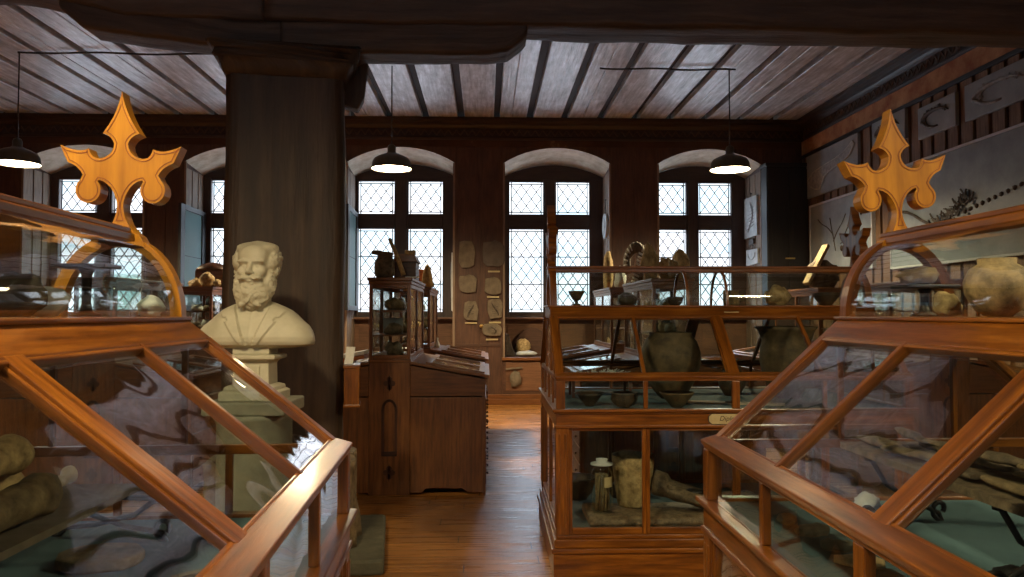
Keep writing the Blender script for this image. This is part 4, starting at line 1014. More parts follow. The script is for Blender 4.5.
reveal_item(WIN[4], 1, 13.9, 14.15, 2.88, 3.0, 'framed_miniature', 'tiny dark frame between the two pale slabs in the last window reveal', 'picture', M['frame'], 3)
reveal_item(WIN[4], 1, 13.68, 14.3, 2.50, 2.80, 'hanging_plate', 'small pale slab with curved groove below the tiny dark frame', 'plate', M['slab_pale'], 1, .07)

# ------------------------------------------------------------------ things on the tower tops
TT = 1.925
r = empty('basket_lump', (-.925, 7.02, TT)); tag(r, 'dark woven basket-shaped lump on top of the aisle desk tower', 'basket')
mb = MB(); mb.lathe([(.07, 0), (.09, .04), (.098, .10), (.085, .16), (.06, .20), (.085, .225), (.06, .24)], 24, fn=lambda a_, z: 1+.10*noise.noise(Vector((math.cos(a_)*2, math.sin(a_)*2, z*14)))); mb.build('body', M['bone_dark'], r)
mb = MB(); mb.rock((-.07, 0, .235), (.05, .04, .022), 3, 2, .3); mb.build('rim_lump', M['bone_dark'], r)
mb = MB(); mb.tube([(-.735, 6.86, TT+.022), (-.79, 6.865, TT+.18), (-.865, 6.875, TT+.35)], [.022, .020, .015], 8); tag(mb.build('leaning_bone', M['bone']), 'long thin bone leaning against the dark basket lump', 'bone')
r = empty('model_house', (-.755, 7.35, TT)); tag(r, 'small dark red wooden model house behind the leaning bone', 'model')
mb = MB(); mb.box(-.10, .10, -.18, .18, 0, .16); mb.build('walls', M['desk_dark'], r, bevel=.004)
mb = MB(); mb.prism([(-.12, .16), (.12, .16), (.08, .235), (-.08, .235)], -.2, .2, 'y'); mb.build('roof', M['desk'], r, bevel=.004, fixn=True)
mb = MB(); mb.tube([(-.0, -.19, .245), (.10, -.19, .245)], .024, 12); mb.build('rolled_ridge', M['bone'], r)
mb = MB(); mb.box(-.72, -.60, 6.86, 6.92, TT, TT+.008); tag(mb.build('paper_label', M['paper']), 'white card lying on the front edge of the aisle tower', 'label')
r = empty('orange_stand', (-.80, 9.35, TT)); tag(r, 'orange wooden stand on the second tower beyond the model house', 'stand')
mb = MB(); mb.box(-.13, .13, -.02, .10, 0, .03); mb.box(-.12, .12, .05, .07, .03, .22); mb.box(-.13, -.10, -.01, .07, .03, .20); mb.build('body', M['orange'], r, bevel=.004)
mb = MB(); mb.lathe([(.06, 0), (.065, .05), (.055, .14), (.03, .24), (.01, .27)], 16, (0, 0, 0), fn=lambda a_, z: 1+.15*math.sin(z*140)*.6); tag(mb.build('cone_coral', M['straw'], loc=(-.705, 9.245, TT)), 'straw coloured cone-shaped coral in front of the orange stand', 'coral')
mb = MB(); mb.rock((0, 0, 0), (.06, .06, .05), 6, 2, .2, flat=-.8); tag(mb.build('brown_stone', M['bone_dark'], loc=(-.70, 9.6, TT+.04)), 'brown knobby stone behind the straw coloured cone coral', 'stone')

# rocks above the crosswise case
def rk(name, px, py, Y, r_, z0, mat, lab, seed, cat='rock', amp=.3, fr=1.8, sub=3):
    p = at(px, py, Y); mb = MB(); mb.rock((0, 0, 0), r_, seed, sub, amp, fr, flat=-.8)
    o = mb.build(name, M[mat]); o.location = (p.x, p.y, z0+.8*r_[2]); o.rotation_euler = (0, 0, seed); tag(o, lab, cat); return o
rk('yellow_rock', 650, 255, 7.12, (.085, .075, .165), TT, 'pot_gold', 'pointed yellowish rock on the tower above the crosswise case', 11, amp=.45)
rk('yellow_rock', 666, 258, 7.40, (.08, .08, .125), TT, 'pot_gold', 'blocky yellow brown rock beside the pointed rock, its top ridged', 12, amp=.4)
rk('grey_rock', 680, 255, 7.62, (.095, .10, .17), TT, 'bone', 'tall square-topped brown rock at the end of the rock row', 13, amp=.25, fr=1.2)
rk('yellow_rock', 673, 262, 7.10, (.07, .05, .105), TT, 'pot_gold', 'low ridged rock in front of the square-topped brown rock', 17, amp=.4)
rk('yellow_cone', 608, 258, 10.3, (.08, .07, .29), TT, 'pot_gold', 'small upright yellow cone on the far tower beside the rocks', 14, amp=.1)
rk('small_stone', 620, 265, 9.95, (.07, .07, .16), TT, 'slab_pale', 'small pale stone between yellow cone and jaw cast', 15)
r = empty('jaw_cast', (at(636, 260, 9.55).x, 9.55, TT)); r.scale = (1.15, 1.15, 1.75); tag(r, 'curved jaw cast with white teeth above the crosswise case', 'jaw cast')
mb = MB(); mb.tube([(.10*math.cos(R(a_)), .0+.02*math.sin(R(3*a_)), .17+.12*math.sin(R(a_))) for a_ in range(-30, 215, 15)], .042, 12); mb.tube([(.03, 0, .0), (.03, 0, .12)], .05, 12); mb.build('jaw', M['bone_dark'], r)
mb = MB()
for i in range(9): mb.tube([(-.06+.01*i, -.05, .05+.025*i), (.0+.01*i, -.055, .03+.025*i)], .008, 6)
for a_ in range(40, 200, 16): mb.tube([(.14*math.cos(R(a_)), -.03, .17+.16*math.sin(R(a_))), (.10*math.cos(R(a_)), -.045, .17+.11*math.sin(R(a_)))], .007, 6)
mb.build('teeth', M['paper'], r)
r = empty('tilted_rock', (at(828, 262, 9.5).x, 9.6, TT)); r.scale = (1.1, 1.1, 1.75); tag(r, 'rock with tilted flat flake near the dark corner cupboard', 'rock')
mb = MB(); mb.rock((0, 0, .09), (.17, .14, .11), 23, 3, .35, flat=-.8); mb.build('rock', M['bone_dark'], r)
mb = MB(); mb.obox((-.12, -.05, .17), (.12, 0, .14), (0, .08, 0), (-.012, 0, .01)); mb.build('flake', M['bone'], r, bevel=.006)
# pale rocks + domed model on the left far tower
rk('pale_rock', 197, 284, 9.55, (.10, .09, .06), TT, 'bone', 'low pale rock at the tower edge beside the open casement', 31)
rk('pale_rock', 207, 283, 9.36, (.08, .08, .10), TT, 'bone', 'lumpy pale rock in front of the domed model', 32)
rk('pale_rock', 217, 287, 9.25, (.055, .04, .05), TT, 'bone', 'small pale rock nearest to the bust on the tower', 33)
r = empty('domed_model', (at(213, 275, 9.8).x, 9.8, TT)); tag(r, 'brown domed wooden model behind the pale rocks beside the bust', 'model')
mb = MB(); mb.box(-.18, .16, -.12, .12, 0, .22); mb.build('body', M['desk'], r, bevel=.004)
mb = MB(); mb.lathe([(.20, .22), (.20, .245), (.14, .29), (.06, .32), (.01, .325)], 24); mb.build('dome', M['desk_dark'], r)

# specimens inside towers
def tower_fill(cx, y0, where, n=4, seed=0):
    rs = random.Random(seed)
    for si, (z, wd) in enumerate(((1.415, 'middle'), (1.635, 'upper'))):
        for k in range(n):
            yy = y0+.10+k*.3; m_ = rs.choice(['bone', 'bone_dark', 'slab_pale', 'stone_brown'])
            mb = MB(); rz_ = rs.uniform(.04, .075); mb.rock((0, 0, 0), (rs.uniform(.05, .09), rs.uniform(.05, .08), rz_), rs.random()*50, 2, .3, flat=-.8)
            o = mb.build('specimen_stone', M[m_]); o.location = (cx+rs.uniform(-.05, .05), yy, z+.8*rz_)
            tag(o, 'stone specimen on the %s glazed shelf %s' % (wd, where), 'specimen', 'stone specimens on the %s shelf %s' % (wd, where))
tower_fill(-.853, 6.84, 'of the aisle tower', 4, 1)
tower_fill(-.853, 9.22, 'of the second aisle tower', 3, 2)
tower_fill(1.705, 6.95, 'of the tower behind the pot case', 3, 3)
tower_fill(-3.43, 9.2, 'of the tower beside the bust', 4, 4)
rk('dark_stone', 394, 350, 7.02, (.075, .08, .08), 1.203, 'bone_dark', 'dark rounded stone on the bottom of the aisle tower', 41)
p = at(401, 322, 7.0); mb = MB(); mb.box(-.09, .09, -.01, .01, 0, .15); tag(mb.build('grey_card', M['slab'], loc=(-.853, 7.09, 1.4155)), 'upright grey card on the middle shelf of the aisle tower', 'card')

# brochure box on the pillar's side
r = empty('leaflet_box', (-.875, 5.06, 1.0), R(9)); tag(r, 'red brown wooden leaflet box fixed to the pillar side', 'box')
mb = MB(); mb.box(-.048, .048, -.10, .12, 0, .27); mb.box(-.054, .054, -.108, .128, .0, .02); mb.box(-.054, .054, -.108, .128, .25, .272); mb.build('box', M['case'], r, bevel=.005)
mb = MB(); mb.obox((-.012, -.02, .33), (.030, -.012, 0), (0, .004, 0), (.006, .01, .055)); tag(mb.build('leaflet', M['paper'], loc=(-.875, 5.06, 1.0)), 'white leaflet standing in the box on the pillar', 'leaflet')
# books on the left desk flank
for i, (dz, m_, lab) in enumerate(((0, 'orange', 'red brown folder lying on the desk flap beside the pillar'), (.035, 'paper', 'white booklet on the red brown folder beside the pillar'))):
    mb = MB(); mb.obox((0, 0, 0), (.11, 0, .0185), (0, .14, 0), (-.0026, 0, .0155)); o = mb.build('booklet', M[m_], loc=(-1.19, 6.99, 1.200+dz*1.1), bevel=.003); tag(o, lab, 'booklet')
mb = MB(); mb.lathe([(.035, 0), (.03, .05), (.012, .09), (.012, .12), (.001, .13)], 16); tag(mb.build('white_figurine', M['paper'], loc=(-.60, 9.5, 1.185)), 'tiny white bottle standing on the second desk lid', 'figurine')

# ------------------------------------------------------------------ pottery helper and contents of the crosswise case
def vessel(name, loc, prof, mat, lab, cat, wall=.008, n=40, fn=None, extra=None, group=None):
    r = empty(name, loc); tag(r, lab, cat, group)
    inner = [(max(.004, a_-wall), max(b_, prof[0][1]+wall)) for a_, b_ in prof]
    full = prof+inner[::-1]
    mb = MB(); mb.lathe([(.001, prof[0][1])]+full+[(.001, prof[0][1]+wall)], n, cap=False, fn=fn); mb.build('body', M[mat], r)
    if extra: extra(r)
    return r
DK = .965-.006+.052+.001      # deck of the crosswise case
LK = .222+.052+.001           # lower deck
GF = 1.575+.052+.015+.017     # gallery floor
wob = lambda s: (lambda a_, z: 1+.03*noise.noise(Vector((math.cos(a_)*1.5+s, math.sin(a_)*1.5, z*5))))
p = at(671, 380, 5.33)
vessel('large_pot', (p.x, 5.33, DK), [(.07, 0), (.12, .05), (.175, .14), (.205, .24), (.208, .32), (.18, .40), (.145, .44), (.15, .46)], 'pot', 'large bulging brown pot behind the first slope panes', 'pot', fn=wob(1))
p = at(787, 380, 5.33)
vessel('large_pot', (p.x, 5.33, DK), [(.08, 0), (.12, .06), (.165, .16), (.185, .26), (.18, .34), (.165, .40), (.19, .47), (.215, .50)], 'pot', 'large brown pot with flared dark rim, second in the crosswise case', 'pot', fn=wob(3))
p = at(734, 375, 5.45); vessel('small_pot', (p.x, 5.5, DK), [(.05, 0), (.09, .06), (.10, .12), (.06, .19), (.035, .23), (.04, .26)], 'pot_dark', 'narrow-necked pot between the two large pots', 'pot', fn=wob(5))
p = at(590, 392, 4.88); vessel('conical_bowl', (p.x, 4.9, DK), [(.028, 0), (.035, .012), (.075, .065), (.10, .085)], 'pot_dark', 'dark conical bowl on the baize at the case corner', 'bowl')
p = at(624, 398, 4.82); vessel('dark_bowl', (p.x, 4.82, DK), [(.03, 0), (.065, .02), (.085, .05), (.078, .08), (.088, .095)], 'pot_dark', 'round dark bowl between conical bowl and large pot', 'bowl')
p = at(677, 394, 4.82); vessel('brown_bowl', (p.x, 4.82, DK), [(.035, 0), (.06, .03), (.105, .085), (.11, .095)], 'pot', 'wide brown bowl in front of the first large pot', 'bowl')
# tilted tray of fragments
r = empty('specimen_tray', (at(600, 360, 5.45).x, 5.48, DK)); tag(r, 'raised tray with white fragments at the corner of the crosswise case', 'tray')
mb = MB(); mb.box(-.24, .24, -.14, .14, .12, .135)
for x_ in (-.2, .2):
    for y_ in (-.11, .11): mb.box(x_-.01, x_+.01, y_-.01, y_+.01, 0, .12)
mb.build('stand', M['desk_dark'], r)
rs = random.Random(5); mb = MB()
for i in range(90):
    a_ = rs.uniform(0, PI); x_, y_ = rs.uniform(-.2, .2), rs.uniform(-.12, .12); l_ = rs.uniform(.02, .05)
    mb.bar((x_, y_, .14+rs.random()*.03), (x_+l_*math.cos(a_), y_+l_*math.sin(a_), .145+rs.random()*.05), .006, .006)
o = mb.build('flint_fragments', M['slab_pale'], r)
mb = MB(); mb.obox((0, 0, 0), (.30, -.10, 0), (.02, .05, 0), (0, 0, .004)); p = at(735, 395, 4.95); tag(mb.build('pale_ruler', M['stone_pale'], loc=(p.x, 4.98, DK+.006)), 'pale flat strip lying on the baize past the brown bowl', 'strip')
# gallery pieces
def stand_cup(r):
    mb = MB(); mb.lathe([(.03, 0), (.03, .008), (.012, .014), (.012, .03), (.02, .034)], 20); mb.build('foot', M['pot_dark'], r)
p = at(577, 300, 5.27); vessel('footed_cup', (p.x, 5.30, GF), [(.02, .034), (.03, .045), (.055, .09), (.058, .10)], 'pot', 'small footed conical cup in the gallery corner by the window', 'cup', extra=stand_cup)
rk('wedge_stone', 628, 297, 5.28, (.085, .05, .05), GF, 'pot_dark', 'dark wedge-shaped stone in the gallery next to the footed cup', 51, amp=.15)
p = at(676, 300, 5.3); vessel('small_bowl', (p.x, 5.33, GF), [(.03, 0), (.05, .02), (.06, .05), (.055, .06)], 'pot_dark', 'small dim bowl before the curved bars of the gallery', 'bowl')
def mug_handle(r):
    mb = MB(); mb.tube([(.055, 0, .03), (.08, 0, .035), (.09, 0, .055), (.08, 0, .075), (.055, 0, .08)], .008, 8); mb.build('handle', M['pot'], r)
p = at(732, 300, 5.28); vessel('handled_mug', (p.x, 5.30, GF), [(.052, 0), (.055, .02), (.055, .10), (.058, .105)], 'stone_brown', 'brown mug with ear handle in the gallery', 'mug', extra=mug_handle)
rk('sea_shell', 778, 290, 5.3, (.085, .07, .075), GF, 'pot_gold', 'ochre shell-like lump in the gallery between mug and dark bowl', 53, amp=.35)
p = at(826, 300, 5.3); vessel('dark_bowl', (p.x, 5.30, GF), [(.03, 0), (.045, .01), (.075, .05), (.09, .085), (.09, .09)], 'pot_dark', 'dark painted bowl at the far end of the gallery', 'bowl')
# lower compartment
r = empty('specimen_jar', (at(602, 520, 4.95).x, 4.95, LK+.055)); tag(r, 'tall glass specimen jar with cream label behind the lower door', 'jar')
mb = MB(); mb.lathe([(.058, 0), (.06, .01), (.06, .21), (.045, .235), (.04, .25)], 32, cap=True); mb.build('glass_body', M['jar'], r)
mb = MB(); mb.lathe([(.042, .25), (.065, .255), (.065, .262), (.03, .27), (.035, .285), (.01, .29)], 32); mb.build('stopper', M['slab_pale'], r)
mb = MB()
for i in range(16):
    a_ = i*2.4; rr = .036*math.sqrt((i+.5)/16); mb.tube([(rr*1.2*math.cos(a_), rr*1.2*math.sin(a_), .012), (rr*math.cos(a_+.5), rr*math.sin(a_+.5), .205)], .008, 6)
mb.build('specimen', M['specimen'], r)
r.scale = (1.12, 1.12, 1.18)
mb = MB(); rows = [[(.0612*math.cos(R(a_)), .0612*math.sin(R(a_)), z_) for z_ in (.14, .195)] for a_ in range(-85, -20, 6)]; mb.grid(rows); mb.build('label', M['cream'], r)
p = at(634, 515, 5.1); vessel('bark_bucket', (p.x, 5.12, LK+.055), [(.10, 0), (.105, .01), (.12, .12), (.135, .24), (.145, .33)], 'pot_gold', 'tall ochre hide bucket with ragged rim behind the lower doors', 'bucket', wall=.012, fn=lambda a_, z: 1+.05*noise.noise(Vector((math.cos(a_)*2, math.sin(a_)*2, z*9))))
r = empty('hide_shoe', (at(697, 512, 5.0).x, 4.98, LK+.055)); tag(r, 'flattened brown hide boat-shaped shoe behind the second lower door', 'shoe')
rows = []
for i in range(25):
    t = i/24; x_ = -.26+.52*t; w_ = .10*math.sin(PI*min(1, t*.9+.08))**.6+.01; h_ = .10*(1-.6*t)+.02; row = []
    for k in range(20):
        a_ = 2*PI*k/20; op = .45 if (math.sin(a_) > .3 and .15 < t < .7) else 1
        row.append((x_+.0, w_*math.cos(a_)+.006*noise.noise(Vector((x_*20, a_*2, 0))), h_*.5+h_*.5*math.sin(a_)*op+.008*noise.noise(Vector((x_*15, a_*3, 2)))))
    rows.append(row)
mb = MB(); mb.grid(rows, closed=True, cap=True); so = mb.build('sole_and_upper', M['bone_dark'], r); so.rotation_euler = (0, R(8), R(-25)); so.location.z = .03
mb = MB()
so.scale = (1.15, 1.35, 1.35)
mb2 = MB(); mb2.rock((-.06, -.015, .115), (.12, .045, .022), 2, 3, .15); mb2.build('opening_shade', M['black'], r)  # solid black lens painting the shade inside the shoe
for k in (0, 1): mb.tube([(-.2+.02*k, -.02+.04*k, .15), (.02, .01+.05*k, .10), (.25, -.05+.1*k, .03)], .014, 8)
mb.build('strap', M['bone_dark'], r)
rows = []
for i in range(41):
    x_ = -.85+1.75*i/40; rows.append([(x_, y_+.02*noise.noise(Vector((x_*5, y_*4, 0))), z_+(.012*noise.noise(Vector((x_*7, y_*9, 3))) if z_ > 0 else 0)) for y_, z_ in ((-.20, 0), (-.21, .03), (-.17, .052), (.0, .05), (.16, .055), (.2, .03), (.2, 0))])
mb = MB(); mb.grid(rows, closed=True, cap=True); tag(mb.build('bark_slab', M['bone_dark'], loc=(1.50, 5.0, LK)), 'long rough bark slab under the jar and bucket', 'bark slab')
p = at(583, 510, 5.15); vessel('shallow_basket', (p.x-.02, 5.30, LK+.055), [(.06, 0), (.10, .05), (.125, .13), (.13, .15)], 'pot_dark', 'dark round basket behind the specimen jar', 'basket', fn=wob(8))
rk('dark_stone', 616, 505, 5.32, (.05, .05, .06), LK+.055, 'pot_dark', 'dark stone between specimen jar and hide bucket', 55)

# ------------------------------------------------------------------ contents of the two near cases
def scroll_stand(loc, lab, rot=0, h_=.20, w=.16, grp=None):
    r = empty('scroll_stand', loc, rot); tag(r, lab, 'iron stand', grp)
    for sx in (-1, 1):
        pts = [(sx*w*.75, 0, h_), (sx*w*.4, 0, h_*.62), (-sx*w*.25, 0, h_*.35), (-sx*w*.85, 0, .03)]
        for k_ in range(11): a_ = R(-80-k_*32); pts.append((-sx*(w*.88+(.034-.0022*k_)*math.cos(a_)), 0, .042+(.034-.0022*k_)*math.sin(a_)))
        mb = MB(); mb.tube(pts, .0075, 8); mb.build('scroll_leg', M['iron'], r)
    mb = MB(); mb.bar((-w*.85, 0, h_), (w*.85, 0, h_), .02, .012); mb.build('cross_bar', M['iron'], r, bevel=.002)
    return r
def frag(rs, mb, x0, y0, z0, l_, r_, an, sq=.5, seed=0):
    n = 12; pts = []
    rows = []
    ca, sa = math.cos(an), math.sin(an)
    for i in range(n+1):
        t = i/n; w_ = r_*(.25+.75*math.sin(PI*min(max(t, .03), .97))**.4)*(1+.35*noise.noise(Vector((t*3, seed, 0)))); row = []
        off = .2*r_*noise.noise(Vector((t*2, seed, 9)))
        for k in range(10):
            a_ = 2*PI*k/10; q = w_*(1+.25*noise.noise(Vector((math.cos(a_)*1.2, math.sin(a_)*1.2+seed, t*5))))
            u = (t-.5)*l_; v = q*math.cos(a_)+off; z_ = q*sq*math.sin(a_)
            row.append((x0+u*ca-v*sa, y0+u*sa+v*ca, z0+z_))
        rows.append(row)
    mb.grid(rows, closed=True, cap=True)
ZR, ZL = .9595, .9595
# long board in the right case
bz = ZR+.212
mb = MB()
rows = [[(x_+.008*noise.noise(Vector((y*6, x_*3, 0))), y, z_) for x_, z_ in ((1.13, bz), (1.13, bz+.02), (1.40, bz+.02), (1.40, bz))] for y in [.75+i*.12 for i in range(15)]]
mb.grid(rows, closed=True, cap=True, smooth=False); tag(mb.build('display_board', M['bone_dark']), 'long rough board on iron scroll stands inside the right case', 'board')
for i, (y, lab) in enumerate(((2.30, 'iron scroll stand at the far end of the right case board'), (1.72, 'iron scroll stand at the middle of the right case board'), (1.05, 'iron scroll stand at the near end of the right case board'))):
    scroll_stand((1.265, y, ZR), lab, R(12), .206, .15, 'iron scroll stands')
rs = random.Random(21)
for i in range(22):
    y = .95+.064*i; x_ = (1.18, 1.31, 1.245)[i % 3]+.02*rs.random(); r_ = rs.uniform(.018, .030); mb = MB()
    pale = i < 6
    frag(rs, mb, 0, 0, 0, rs.uniform(.10, .16) if pale else rs.uniform(.15, .24), r_, PI/2+rs.uniform(-.3, .3), .5, i)
    o = mb.build('pale_bone' if pale else 'bog_wood', M['stone_pale' if pale else ('bone_dark' if rs.random() < .6 else 'stone_brown')]); o.location = (x_, y, bz+.022+r_*.66+(.038 if i % 3 == 2 else 0))
    if pale: tag(o, 'pale bone fragment at the near end of the right case board', 'bone', 'pale bones on the right case board')
    else: tag(o, 'dark weathered wood fragment piled on the right case board', 'wood fragment', 'dark wood fragments on the right case board')
for i in range(14):
    y = 2.32-.135*i; mb = MB(); r_ = rs.uniform(.026, .038); frag(rs, mb, 0, 0, 0, rs.uniform(.07, .12), r_, rs.uniform(0, 3), .5, 40+i)
    o = mb.build('brown_pebble', M[rs.choice(['stone_brown', 'bone', 'stone'])]); o.location = (.92+rs.uniform(-.03, .03), y, ZR+r_*.6)
    tag(o, 'flat brown stone tool in the row beside the aisle glass of the right case', 'stone tool', 'stone tools along the right case glass')
rk('pale_rock', 868, 500, 2.44, (.045, .04, .035), ZR, 'slab_pale', 'pale rough stone on the baize by the far iron stand', 61)
rk('dark_rock', 1012, 524, 1.75, (.05, .035, .03), ZR, 'iron', 'black lump on the baize near the right photo edge', 62)
# gallery of the right case
GR = 1.575+.017
def small_stand(loc, w, h_, lab):
    r = empty('black_stand', loc); tag(r, lab, 'display stand')
    mb = MB(); mb.box(-w, w, -.05, .05, h_-.012, h_); mb.build('top_plate', M['iron'], r, bevel=.003)
    mb = MB(); mb.lathe([(.04, 0), (.042, .006), (.018, .014), (.012, .04), (.014, h_-.03), (.022, h_-.012)], 20); mb.build('stem', M['iron'], r)
p = at(925, 320, 2.38); small_stand((p.x, 2.38, GR), .085, .10, 'black turned stand with flat top in the right case gallery')
mb = MB(); mb.rock((0, 0, 0), (.06, .035, .03), 71, 3, .35, flat=-.8); o = mb.build('brown_mineral', M['stone_brown'], loc=(at(920, 285, 2.36).x, 2.37, GR+.1005+.024)); tag(o, 'brown knotty mineral resting on the black turned stand', 'mineral')
mb = MB(); mb.rock((0, 0, 0), (.04, .04, .04), 72, 3, .3, flat=-.8); o = mb.build('ochre_mineral', M['pot_gold'], loc=(at(948, 310, 2.26).x, 2.26, GR+.033)); tag(o, 'ochre brown lump right of the black turned stand', 'mineral')
p = at(998, 320, 2.12); vessel('cream_pot', (p.x, 2.12, GR), [(.03, 0), (.058, .02), (.082, .065), (.085, .10), (.07, .135), (.048, .15), (.05, .165)], 'pot_cream', 'cream patterned pot in the right case gallery', 'pot', fn=wob(2))
p = at(885, 320, 2.5); vessel('glass_beaker', (p.x-.0, 2.50, GR), [(.03, 0), (.034, .01), (.036, .07), (.037, .075)], 'jar', 'small clear beaker at the far corner of the right gallery', 'beaker', wall=.003)
for i, y in enumerate((1.85, 1.60, 1.36)):
    mb = MB(); mb.rock((0, 0, 0), (.062, .085, .05), 80+i, 3, .3, flat=-.8); o = mb.build('brown_mineral', M[('pot_dark', 'pot_gold', 'bone')[i]], loc=(1.43, y, GR+.041)); tag(o, ('dark lump beside the cream pot in the gallery', 'ochre lump behind the top rail near the photo edge', 'tan lump at the near end of the right gallery')[i], 'mineral')
# gallery of the left case
GL = 1.575+.017
p = at(86, 320, 2.2); small_stand((p.x, 2.2, GL), .075, .148, 'black stand with thin flat plate in the left case gallery')
p = at(122, 320, 2.3); vessel('glass_dish', (p.x, 2.3, GL), [(.02, 0), (.022, .04), (.05, .075), (.055, .10), (.045, .125)], 'jar', 'ribbed clear goblet at the far end of the left gallery', 'goblet', wall=.003, fn=lambda a_, z: 1+.03*math.cos(10*a_))
for i, (px, y, m_, lab) in enumerate(((150, 2.36, 'slab_pale', 'small pale stone at the rounded corner of the left gallery'), (45, 2.0, 'slab_pale', 'grey stone left of the black stand in the left gallery'), (12, 1.85, 'pot_dark', 'dark rock cut by the photo edge in the left gallery'))):
    mb = MB(); q = at(px, 318, y); mb.rock((0, 0, 0), (.035+.02*i, .04, .035+.012*i), 90+i, 3, .3, flat=-.8); tag(mb.build('gallery_stone', M[m_], loc=(q.x, y, GL+.8*(.035+.012*i))), lab, 'stone')
# left case: board, big bones
bl = ZL+.13
mb = MB(); rows = [[(x_, y, z_) for x_, z_ in ((-1.34, bl), (-1.34, bl+.018), (-1.0, bl+.018), (-1.0, bl))] for y in (.9, 1.4, 1.9, 2.28)]
mb.grid(rows, closed=True, cap=True, smooth=False); tag(mb.build('display_board', M['slab_tan']), 'plain board on iron scroll stands inside the left case', 'board')
for y, lab in ((2.22, 'iron scroll stand closest to the bust in the left case'), (1.3, 'iron scroll stand under the near end of the left case board')): scroll_stand((-1.06, y, ZL), lab, R(-10), .124, .19, 'iron scroll stands')
def log(name, pts, rad, mat, lab, cat, seed):
    mb = MB(); P = [Vector(p_) for p_ in pts]; n = 18; rows = []; full = []; rr = []
    for i in range(n+1):
        t = i/n*(len(P)-1); k = min(int(t), len(P)-2); f_ = t-k; full.append(P[k].lerp(P[k+1], f_)); rr.append((rad[k]*(1-f_)+rad[k+1]*f_)*(1+.12*noise.noise(Vector((i*.5, seed, 0)))))
    rr = [q*(1+.30*max(0, 1-min(i, n-i)/2.2)) for i, q in enumerate(rr)]; rr[0] *= .7; rr[-1] *= .7; mb.tube(full, rr, 14); mb.v = [v+Vector((noise.noise(v*22), noise.noise(v*22+Vector((3, 1, 0))), noise.noise(v*22+Vector((0, 5, 2)))))*.007 for v in mb.v]; tag(mb.build(name, M[mat]), lab, cat)
zt_ = bl+.028
log('leg_bone', [(-1.19, 1.97, zt_+.052), (-1.17, 1.62, zt_+.044), (-1.18, 1.25, zt_+.05)], [.050, .040, .048], 'bone', 'thick yellowish leg bone on the left case board', 'bone', 1)
log('leg_bone', [(-1.07, 1.92, zt_+.05), (-1.07, 1.6, zt_+.042), (-1.08, 1.2, zt_+.048)], [.048, .038, .046], 'stone_brown', 'brown leg bone lying nearest the aisle on the left board', 'bone', 2)
log('leg_bone', [(-1.125, 1.90, zt_+.150), (-1.12, 1.55, zt_+.140), (-1.13, 1.2, zt_+.146)], [.042, .034, .040], 'bone', 'tan leg bone stacked on top of the other two', 'bone', 3)
log('dark_horn', [(-1.29, 1.85, zt_+.032), (-1.275, 1.6, zt_+.030), (-1.285, 1.4, zt_+.028)], [.024, .030, .024], 'fossil', 'black horn piece behind the stacked leg bones', 'horn', 4)
log('long_bone', [(-1.20, 2.27, zt_+.022), (-1.18, 2.20, zt_+.018), (-1.15, 2.06, zt_+.022)], [.02, .015, .02], 'stone_pale', 'long pale straight bone at the far end of the left board', 'bone', 5)
mb = MB(); rs = random.Random(4)
poly = [(.10*(1+.12*rs.random())*math.cos(a_), .085*(1+.15*rs.random())*math.sin(a_)) for a_ in [2*PI*k/18 for k in range(18)]]
mb.prism(poly, 0, .03, 'z'); tag(mb.build('fossil_shell', M['stone_brown'], loc=(-.985, 2.42-.40, ZL+.001), bevel=.008, fixn=True), 'flat ragged brown shell on the baize of the left case', 'fossil')
for i, (x_, y, l_) in enumerate(((-.70, 2.25, .20), (-.66, 1.98, .26), (-.72, 1.74, .2))):
    mb = MB(); mb.obox((0, 0, 0), (l_/2*.7, l_/2*.7, 0), (-.008, .008, 0), (0, 0, .004)); tag(mb.build('flat_strip', M['slab_tan'], loc=(x_, y, ZL+.005)), 'thin flat wooden strip lying slanted on the left case baize', 'strip', 'wooden strips on the left case baize')

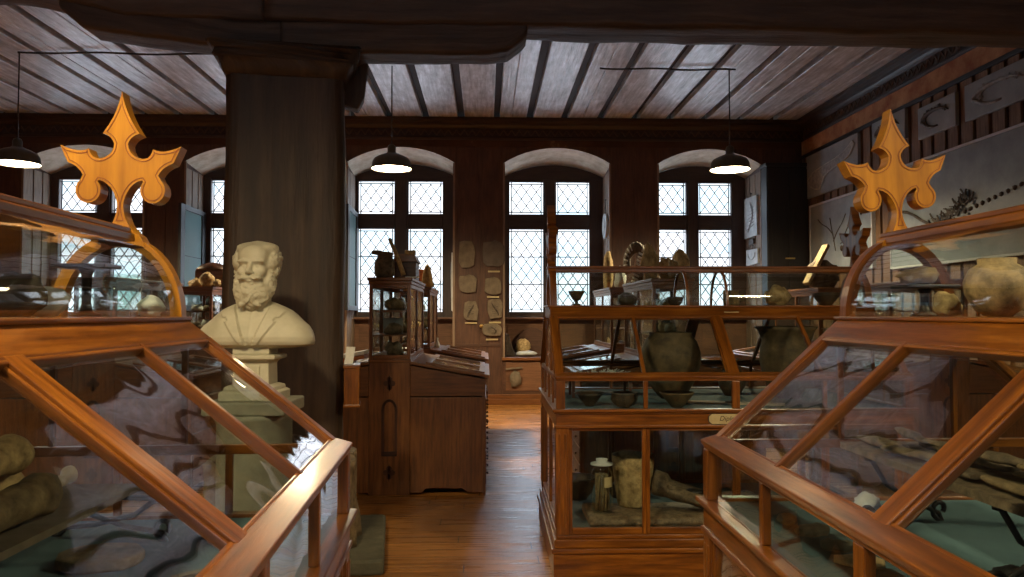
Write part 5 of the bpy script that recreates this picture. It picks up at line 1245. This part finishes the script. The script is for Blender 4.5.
# ------------------------------------------------------------------ outside and light
w = bpy.data.worlds.new('sky'); bpy.context.scene.world = w; w.use_nodes = True; nt = w.node_tree; bg = nt.nodes['Background']
tc = nt.nodes.new('ShaderNodeTexCoord'); sp = nt.nodes.new('ShaderNodeSeparateXYZ'); nt.links.new(tc.outputs['Generated'], sp.inputs[0])
hz = N(nt, 'ShaderNodeMapRange'); hz.inputs['From Min'].default_value = -1; nt.links.new(sp.outputs[2], hz.inputs[0])
cr = ramp(nt, hz.outputs[0], [(0., (2.9, 3.3, 3.8)), (.42, (2.6, 3.0, 3.5)), (.475, (.66, .74, .80)), (.49, (.78, .84, .88)), (.60, (.84, .91, .96)), (.68, (3.6, 4.2, 4.9)), (1., (4.0, 4.7, 5.6))])
vx = N(nt, 'ShaderNodeTexNoise', Scale=7., Detail=2.); mpw = nt.nodes.new('ShaderNodeMapping'); mpw.inputs['Scale'].default_value = (1, 1, 5); nt.links.new(tc.outputs['Generated'], mpw.inputs[0]); nt.links.new(mpw.outputs[0], vx.inputs['Vector'])
mw = N(nt, 'ShaderNodeMix', data_type='RGBA', blend_type='MULTIPLY'); mw.inputs[0].default_value = 1; nt.links.new(cr, mw.inputs[6]); nt.links.new(ramp(nt, vx.outputs[0], [(.38, (.80, .95, 1.02)), (.5, (1, 1, 1)), (.62, (1.08, 1.0, 1.0))]), mw.inputs[7]); cr = mw.outputs[2]
nt.links.new(cr, bg.inputs[0]); bg.inputs[1].default_value = 1.0
for (y, s, lx) in ((DW+.12, 1, 0), (YR-1.05, -1, 0)):
    for cx in WIN:
        ld = bpy.data.lights.new('window_portal', 'AREA'); ld.shape = 'RECTANGLE'; ld.size = 1.9; ld.size_y = 2.9; ld.cycles.is_portal = True
        lo = bpy.data.objects.new('window_portal', ld); C.objects.link(lo); lo.location = (cx, y, 2.9); lo.rotation_euler = (-PI/2*s, 0, 0)

sc = bpy.context.scene
sc.view_settings.view_transform = 'Standard'; sc.view_settings.look = 'None'; sc.view_settings.gamma = 1; sc.view_settings.use_curve_mapping = False
sc.view_settings.exposure = 1.25
try: sc.cycles.use_denoising = True; sc.cycles.denoiser = 'OPENIMAGEDENOISE'
except Exception: pass
sc.cycles.max_bounces = 10; sc.cycles.transparent_max_bounces = 24; sc.cycles.diffuse_bounces = 5; sc.cycles.glossy_bounces = 4; sc.cycles.transmission_bounces = 6
sc.cycles.sample_clamp_indirect = 6; sc.cycles.caustics_reflective = False; sc.cycles.caustics_refractive = False
